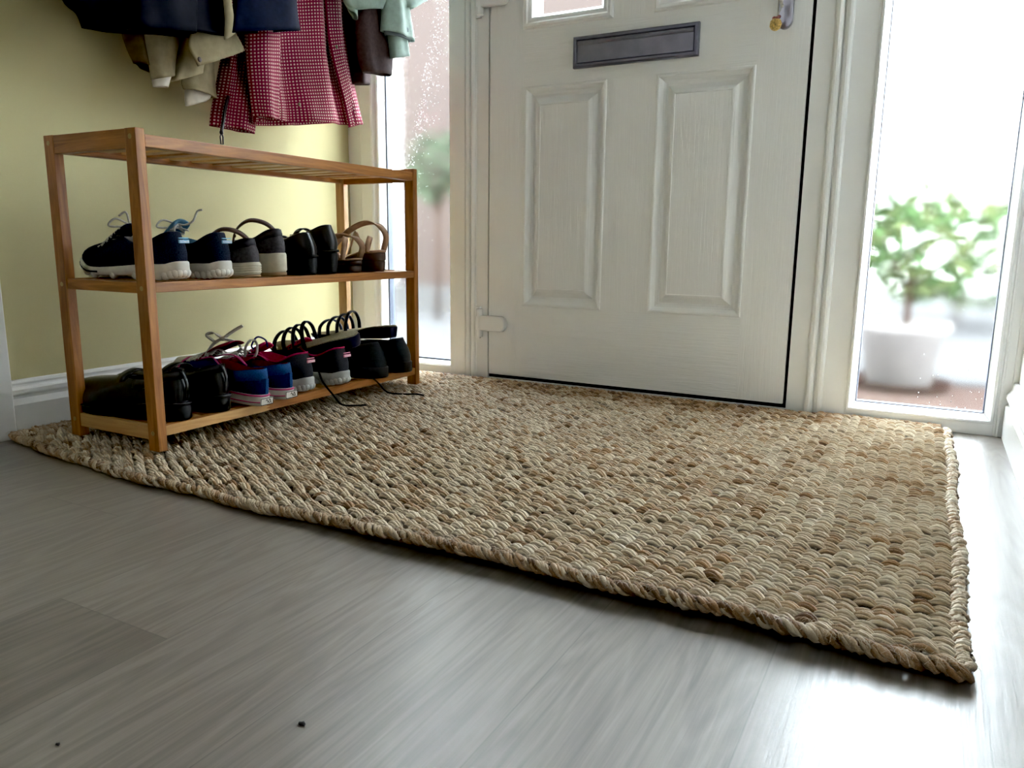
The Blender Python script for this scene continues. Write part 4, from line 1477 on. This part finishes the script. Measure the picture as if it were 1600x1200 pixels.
# ------------------------------------------------------------------ coats on the left wall
def cloth_tube(rows, depth, nfold, amp, n=44, seed=0, sub=4, uvscale=True, taper_back=0.55, hem=0.0):
    """rows: list of (uL,vL,uR,vR,x) measured edges; builds an open fabric tube with soft folds"""
    r_ = random.Random(seed)
    ph = [r_.uniform(0, 2*PI) for _ in range(4)]
    R = []
    for (uL, vL, uR, vR, x) in rows:
        R.append((at_x(uL, vL, x), at_x(uR, vR, x)))
    # resample rows smoothly
    Ls = spline([a for a, b in R], sub) if len(R) > 2 else [R[0][0].lerp(R[1][0], k/sub) for k in range(sub+1)]
    Rs = spline([b for a, b in R], sub) if len(R) > 2 else [R[0][1].lerp(R[1][1], k/sub) for k in range(sub+1)]
    bm = bmesh.new()
    uvl = bm.loops.layers.uv.new('UVMap')
    rings = []
    m = len(Ls)
    for j in range(m):
        q = j/(m-1)
        c = (Ls[j]+Rs[j])/2
        h = (Rs[j]-Ls[j])/2
        ring = []
        for i in range(n):
            a = 2*PI*i/n
            f = math.sin(nfold*a + ph[0] + 0.9*q) + 0.5*math.sin((nfold*1.7+0.5)*a*1.0 + ph[1] - 1.6*q)
            env = math.sin(a)
            d = depth*(1.0 if env > 0 else taper_back)
            p = c + h*math.cos(a)*(1+0.02*math.sin(5*q+ph[2])) + Vector((d*env + amp*f*abs(env)**0.5, 0, 0))
            p.z += hem*math.sin(2*a+ph[3])*(1-q)**3
            ring.append(p)
        rings.append(ring)
    V = rings_mesh(bm, rings, True)
    # uv in metres
    bm.verts.index_update()
    pos = {}
    u_acc = [0.0]
    mid = rings[len(rings)//2]
    for i in range(n):
        u_acc.append(u_acc[-1]+(mid[(i+1) % n]-mid[i]).length)
    v_acc = [0.0]
    for j in range(m-1):
        v_acc.append(v_acc[-1]+((Ls[j+1]-Ls[j]).length+(Rs[j+1]-Rs[j]).length)/2)
    k = 0
    bm.faces.ensure_lookup_table()
    for j in range(m-1):
        for i in range(n):
            fce = bm.faces[k]
            k += 1
            for lp, (ii, jj) in zip(fce.loops, ((i, j), (i+1, j), (i+1, j+1), (i, j+1))):
                lp[uvl].uv = (u_acc[ii], v_acc[jj])
    return bm


def coat_part(name, rows, mat, parent, depth=0.04, nfold=5, amp=0.006, seed=0, solid=0.0025, **kw):
    bm = cloth_tube(rows, depth, nfold, amp, seed=seed, **kw)
    me = bpy.data.meshes.new(name)
    bm.to_mesh(me)
    bm.free()
    o = link(name, me, mat, parent, True)
    md = o.modifiers.new('solid', 'SOLIDIFY')
    md.thickness = solid
    md.offset = -1
    return o


G_COAT = 'coats hanging on the left wall'
# blue-black jacket at the far left
t = thing('jacket', 'blue-black jacket hanging at the far left of the coats, hem above the rack', 'coat', (0, 0, 0), 0, G_COAT)
coat_part('body', [(127, 43, 352, 60, 0.17), (118, 20, 354, 35, 0.17), (97, -5, 354, 0, 0.17), (80, -90, 352, -70, 0.165), (75, -200, 345, -170, 0.15), (110, -330, 320, -300, 0.12), (190, -420, 250, -400, 0.07)], M['coat_black'], t, 0.055, 4, 0.008, 1)
coat_part('sleeve', [(200, 46, 300, 52, 0.205), (196, -10, 300, 0, 0.205), (190, -110, 296, -100, 0.20), (180, -230, 270, -210, 0.17)], M['coat_black'], t, 0.035, 3, 0.005, 2)
# beige coat
t = thing('raincoat', 'beige cotton coat with slack cuffs, showing below the blue-black jacket', 'coat', (0, 0, 0), 0, G_COAT)
coat_part('lining', [(212, 98, 240, 114, 0.085), (198, 70, 240, 80, 0.085), (192, 40, 244, 40, 0.085), (200, -60, 260, -60, 0.08)], M['coat_lining'], t, 0.02, 3, 0.003, 3)
sl = coat_part('sleeve', [(239, 124, 268, 119, 0.11), (235, 100, 270, 95, 0.11), (229, 70, 275, 72, 0.11), (226, 40, 280, 44, 0.11), (224, -40, 290, -40, 0.10)], M['coat_beige'], t, 0.022, 3, 0.003, 4)
coat_part('cuff_lining', [(241, 136, 259, 136, 0.105), (240, 128, 262, 125, 0.105), (240, 118, 264, 116, 0.105)], M['coat_white'], sl, 0.014, 3, 0.001, 5)
coat_part('sleeve', [(268, 128, 313, 114, 0.115), (274, 110, 314, 104, 0.115), (280, 80, 318, 80, 0.115), (284, 40, 324, 40, 0.115), (286, -40, 330, -40, 0.11)], M['coat_beige'], t, 0.020, 3, 0.003, 6)
fl = coat_part('hem_flap', [(288, 139, 336, 154, 0.105), (285, 128, 334, 135, 0.105), (292, 108, 331, 105, 0.105), (300, 80, 330, 76, 0.105)], M['coat_beige'], t, 0.018, 3, 0.0035, 7)
coat_part('flap_lining', [(292, 166, 318, 158, 0.10), (290, 152, 326, 152, 0.10), (290, 138, 330, 142, 0.10)], M['coat_white'], fl, 0.013, 2, 0.001, 8)
cf = coat_part('front_flap', [(311, 103, 381, 80, 0.185), (303, 86, 372, 63, 0.185), (296, 70, 364, 47, 0.185), (300, 40, 358, 24, 0.18), (310, -10, 354, -20, 0.17), (312, -60, 350, -60, 0.16)], M['coat_beige'], t, 0.010, 3, 0.0025, 9)
coat_part('front_edge', [(352, 62, 367, 50, 0.232), (353, 30, 363, 26, 0.235), (350, -8, 358, -10, 0.235), (346, -60, 352, -60, 0.225)], M['coat_beige'], t, 0.005, 1, 0.0, 24)
p = at_x(312, 93, 0.197)
bm = bmesh.new()
blob(bm, p, (0.002, 0.0055, 0.0055), 10, 6)
obj('button', bm, M['dark_brown'], cf, True)
# navy garment in front of the red coat
t = thing('navy_top', 'short navy garment hanging over the crimson checked raincoat', 'coat', (0, 0, 0), 0, G_COAT)
coat_part('body', [(360, 52, 468, 48, 0.235), (362, 25, 464, 22, 0.235), (366, -10, 461, -10, 0.23), (370, -100, 455, -100, 0.21), (375, -220, 445, -220, 0.17), (395, -330, 425, -330, 0.10)], M['coat_navy'], t, 0.03, 3, 0.005, 10)
# crimson checked raincoat
t = thing('raincoat', 'crimson raincoat patterned with small cream squares, longest of the hanging coats', 'coat', (0, 0, 0), 0, G_COAT)
coat_part('body', [(392, 193, 566, 194, 0.13), (394, 170, 556, 160, 0.13), (390, 130, 547, 122, 0.13), (385, 80, 540, 80, 0.13), (382, 30, 536, 30, 0.13), (380, -40, 532, -40, 0.13), (380, -160, 520, -160, 0.12), (400, -300, 490, -300, 0.09), (430, -370, 460, -370, 0.05)], M['coat_red'], t, 0.045, 7, 0.013, 11, hem=0.004, n=72)
fp = coat_part('front_panel', [(329, 196, 397, 209, 0.10), (331, 175, 399, 190, 0.10), (338, 140, 400, 150, 0.10), (346, 100, 402, 105, 0.10), (354, 60, 404, 60, 0.10), (360, 0, 410, 0, 0.10), (365, -120, 420, -120, 0.09)], M['coat_red'], t, 0.018, 4, 0.004, 12)
sl = coat_part('sleeve', [(398, 182, 433, 189, 0.195), (395, 165, 432, 172, 0.195), (391, 130, 433, 134, 0.195), (388, 90, 434, 90, 0.195), (388, 50, 434, 50, 0.195), (388, -20, 436, -20, 0.19), (390, -150, 440, -150, 0.16)], M['coat_red'], t, 0.022, 3, 0.0035, 13)
pk = coat_part('placket', [(545, 199, 565, 193, 0.165), (538, 165, 552, 155, 0.168), (528, 125, 542, 118, 0.172), (519, 90, 536, 86, 0.176), (510, 40, 532, 40, 0.178), (505, -40, 528, -40, 0.178), (500, -150, 515, -150, 0.16)], M['coat_red'], t, 0.006, 2, 0.001, 14)
for (u, v, x, par) in ((526, 73, 0.192, pk), (468, 163, 0.183, None), (428, 169, 0.212, sl), (507, 169, 0.183, None)):
    bm = bmesh.new()
    blob(bm, at_x(u, v, x), (0.002, 0.0045, 0.0045), 10, 6)
    obj('button', bm, M['brass'], par or t, True)
bm = bmesh.new()
ribbon(bm, [at_x(357, 150, 0.127), at_x(352, 170, 0.126), at_x(349, 188, 0.124), at_x(346, 206, 0.122)], 0.007, 0.003, (0, 1, 0.1))
zz = obj('zip', bm, M['zip'], fp, True)
bm = bmesh.new()
a = at_x(346, 207, 0.122)
pts = [a, a+Vector((0, -0.004, -0.010)), a+Vector((0, -0.003, -0.026)), a+Vector((0, 0.003, -0.026)), a+Vector((0, 0.004, -0.010)), a]
tube(bm, pts, 0.0018, 6)
blob(bm, a, (0.004, 0.005, 0.006))
obj('zip_pull', bm, M['zip'], zz, True)
# brown jacket
t = thing('jacket', 'dark brown jacket with limp wide cuffs, between the crimson raincoat and the sage jacket', 'coat', (0, 0, 0), 0, G_COAT)
coat_part('sleeve', [(569, 112, 607, 119, 0.235), (562, 95, 609, 92, 0.235), (558, 60, 611, 65, 0.235), (556, 25, 600, 25, 0.235), (556, -40, 598, -40, 0.23), (558, -150, 590, -150, 0.20)], M['coat_brown'], t, 0.026, 3, 0.004, 15)
coat_part('sleeve', [(549, 132, 574, 133, 0.165), (546, 110, 575, 112, 0.165), (542, 70, 574, 70, 0.165), (538, 30, 568, 30, 0.165), (536, -40, 566, -40, 0.165), (536, -150, 556, -150, 0.14)], M['coat_brown'], t, 0.022, 3, 0.003, 16)
coat_part('body', [(542, 70, 570, 74, 0.14), (538, 30, 576, 30, 0.14), (532, -20, 580, -20, 0.14), (520, -150, 560, -150, 0.12), (520, -260, 545, -260, 0.08)], M['coat_black'], t, 0.035, 3, 0.004, 17)
# sage jacket
t = thing('jacket', 'pale sage green jacket, rightmost of the hanging coats, partly in front of the window', 'coat', (0, 0, 0), 0, G_COAT)
sl = coat_part('sleeve', [(598, 48, 643, 66, 0.275), (598, 35, 641, 45, 0.275), (598, 10, 636, 12, 0.275), (596, -40, 634, -40, 0.27), (580, -150, 620, -150, 0.24)], M['coat_green'], t, 0.024, 3, 0.004, 18)
coat_part('cuff_lining', [(603, 55, 638, 66, 0.273), (601, 46, 640, 58, 0.273), (600, 38, 640, 48, 0.273)], M['coat_greendk'], sl, 0.019, 2, 0.001, 19)
coat_part('sleeve', [(612, 92, 636, 88, 0.270), (611, 75, 633, 70, 0.27), (608, 50, 632, 45, 0.27), (606, 0, 632, 0, 0.265)], M['coat_green'], t, 0.016, 3, 0.003, 20)
coat_part('body', [(549, 15, 600, 17, 0.245), (540, 4, 612, 4, 0.25), (530, -20, 640, -20, 0.25), (520, -120, 640, -120, 0.22), (530, -240, 600, -240, 0.16), (550, -320, 580, -320, 0.09)], M['coat_green'], t, 0.03, 4, 0.005, 21)
coat_part('hem', [(545, 14, 556, 31, 0.245), (538, 2, 556, 10, 0.245), (534, -20, 560, -20, 0.245)], M['coat_green'], t, 0.008, 2, 0.002, 22)
coat_part('tail', [(634, 12, 640, 14, 0.29), (632, 2, 658, 4, 0.29), (628, -25, 672, -10, 0.29), (620, -80, 670, -70, 0.28)], M['coat_green'], t, 0.010, 2, 0.002, 23)

# ------------------------------------------------------------------ crumbs on the floor
def floor_pt(u, v):
    d = fw + rt*((u-800)/FPX) - up*((v-600)/FPX)
    return CAM + d*((0.0-CAM.z)/d.z)
for (u, v, s, lab) in ((473, 1133, 0.0024, 'dark crumb lying on the bare floor planks, the larger one'), (91, 1164, 0.0014, 'tiny dark crumb on the floor planks near the bottom left corner')):
    bm = bmesh.new()
    p = floor_pt(u, v)
    bmesh.ops.create_icosphere(bm, subdivisions=2, radius=1.0)
    for q in bm.verts:
        k = 1+0.3*math.sin(5*q.co.x+3*q.co.y)
        q.co = Vector((q.co.x*s*1.5*k, q.co.y*s*k, q.co.z*s*0.6+s*0.55))
    o = obj('crumb', bm, M['crumb'], None, True)
    o.location = (p.x, p.y, 0)
    tag(o, lab, 'crumb')

# ------------------------------------------------------------------ outside
o = obj('paving', boxes((-6, 8, 0.08, 9, -0.20, -0.10)), M['paving'])
struct(o)
struct(obj('path', boxes((-6, 0.75, 0.09, 9, -0.0999, -0.085), (0.75, 8, 1.28, 9, -0.0999, -0.085)), M['path'], bevel=0.004))
wl = thing('garden_wall', 'pinkish brick garden wall on a pale plinth seen blurred through the left side window', 'wall', (-1.80, 2.6, -0.085))
obj('plinth', boxes((-0.02, 2.3, -0.03, 0.2, 0.0, 0.18)), M['path'], wl)
obj('brickwork', boxes((0.0, 2.3, 0.0, 0.2, 0.18, 3.6)), M['brick'], wl)
obj('coping', boxes((-0.03, 2.33, -0.04, 0.24, 3.6, 3.67)), M['path'], wl, bevel=0.01)


def shrub(name, label, loc, r, h, nleaf, mats, seed, z0, stem=True, leaf=0.05):
    t = thing(name, label, 'plant', loc)
    r_ = random.Random(seed)
    for mi, mat in enumerate(mats):
        bm = bmesh.new()
        for k in range(nleaf//len(mats)):
            th, cz = r_.uniform(0, 2*PI), r_.uniform(-1, 1)
            rr = r_.uniform(0.25, 1)**0.5
            c = Vector((r*rr*math.cos(th)*math.sqrt(1-cz*cz), r*rr*math.sin(th)*math.sqrt(1-cz*cz), z0+h*0.5+h*0.5*cz*rr))
            ax = Vector((r_.gauss(0, 1), r_.gauss(0, 1), r_.gauss(0, 0.6))).normalized()
            bx = ax.cross(Vector((r_.gauss(0, 1), r_.gauss(0, 1), r_.gauss(0, 1)))).normalized()
            l = leaf*r_.uniform(0.6, 1.3)
            q = [c-ax*l, c+bx*l*0.42-ax*l*0.1, c+ax*l, c-bx*l*0.42-ax*l*0.1]
            bm.faces.new([bm.verts.new(v) for v in q])
        obj('foliage', bm, mat, t)
    if stem:
        bm = bmesh.new()
        tube(bm, [(0, 0, -0.02), (0.01, 0.0, z0*0.6), (0.0, 0.01, z0+h*0.4)], [0.016, 0.013, 0.006], 8)
        for k in range(6):
            a = k*1.1
            tube(bm, [(0, 0.005, z0*0.8+k*0.03), (0.3*r*math.cos(a), 0.3*r*math.sin(a), z0+h*0.25+0.02*k), (0.7*r*math.cos(a), 0.7*r*math.sin(a), z0+h*0.55)], [0.007, 0.005, 0.002], 6)
        obj('stem', bm, M['bark'], t, True)
    return t


def pot(loc):
    t = thing('plant_pot', 'pale plant pot in a brown saucer on the paving outside the right window', 'pot', loc)
    bm = bmesh.new()
    prof = [(0.0, 0.012), (0.105, 0.012), (0.135, 0.20), (0.150, 0.205), (0.150, 0.235), (0.135, 0.235), (0.128, 0.20), (0.0, 0.20)]
    rings_mesh(bm, [[Vector((max(r, 0.0005)*math.cos(2*PI*k/32), max(r, 0.0005)*math.sin(2*PI*k/32), z)) for k in range(32)] for r, z in prof], True)
    obj('pot', bm, M['pot_white'], t, True)
    bm = bmesh.new()
    prof = [(0.0, 0.0), (0.155, 0.0), (0.175, 0.028), (0.168, 0.028), (0.15, 0.011), (0.0, 0.011)]
    rings_mesh(bm, [[Vector((max(r, 0.0005)*math.cos(2*PI*k/32), max(r, 0.0005)*math.sin(2*PI*k/32), z)) for k in range(32)] for r, z in prof], True)
    obj('saucer', bm, M['terracotta'], t, True)
    return t


PX, PY = 1.53, 1.16
pot((PX, PY, -0.10))
shrub('potted_shrub', 'leafy green shrub growing from the pale pot outside the right window', (PX, PY, 0.06), 0.30, 0.42, 520, [M['leaf'], M['leaf_yellow']], 4, 0.15, True, 0.036)
shrub('garden_shrub', 'broad yellow-green garden shrub farther off, behind the potted shrub', (1.75, 3.6, -0.085), 0.85, 0.80, 1300, [M['leaf_yellow'], M['leaf']], 8, 0.10, True, 0.06)
shrub('garden_bush', 'small rounded green bush before the brick wall, blurred through the left side window', (-1.07, 2.05, -0.085), 0.20, 0.44, 420, [M['leaf_pale']], 9, 0.70, True, 0.035)

# ------------------------------------------------------------------ light
w = bpy.data.worlds.new('overcast_sky')
scene.world = w
w.use_nodes = True
nt = w.node_tree
bg = nt.nodes['Background']
tc = nd(nt, 'ShaderNodeTexCoord')
sep = nd(nt, 'ShaderNodeSeparateXYZ')
nt.links.new(tc.outputs['Generated'], sep.inputs[0])
nt.links.new(ramp(nt, sep.outputs['Z'], [(0.0, (0.89, 0.95, 1.0)), (0.5, (0.83, 0.92, 1.0))]), bg.inputs['Color'])
bg.inputs['Strength'].default_value = 34.0


def area(name, loc, target, size, power, col):
    l = bpy.data.lights.new(name, 'AREA')
    l.shape = 'RECTANGLE'
    l.size, l.size_y = size
    l.energy = power
    l.color = col
    o = bpy.data.objects.new(name, l)
    COL.objects.link(o)
    o.location = loc
    o.rotation_euler = (Vector(target)-Vector(loc)).to_track_quat('-Z', 'Y').to_euler()
    return o


area('hall_fill', (1.2, -3.9, 1.9), (1.0, 0.0, 0.6), (1.0, 0.8), 1.0, (0.95, 0.98, 1.0))  # added weak fill behind the camera, stands for no actual lamp
area('side_fill', (0.25, -3.2, 1.5), (1.1, 0.0, 0.7), (0.9, 1.2), 4.8, (0.93, 0.97, 1.0))  # added fill from behind left, brightens the door face

scene.view_settings.view_transform = 'Standard'
scene.view_settings.look = 'None'
scene.view_settings.exposure = 0.18
scene.view_settings.gamma = 1.0
scene.view_settings.use_curve_mapping = True
scene.view_settings.curve_mapping.black_level = (0.007, 0.007, 0.007)
scene.cycles.use_denoising = True
scene.cycles.max_bounces = 10
scene.cycles.transmission_bounces = 8
scene.cycles.transparent_max_bounces = 12
scene.cycles.sample_clamp_indirect = 60.0
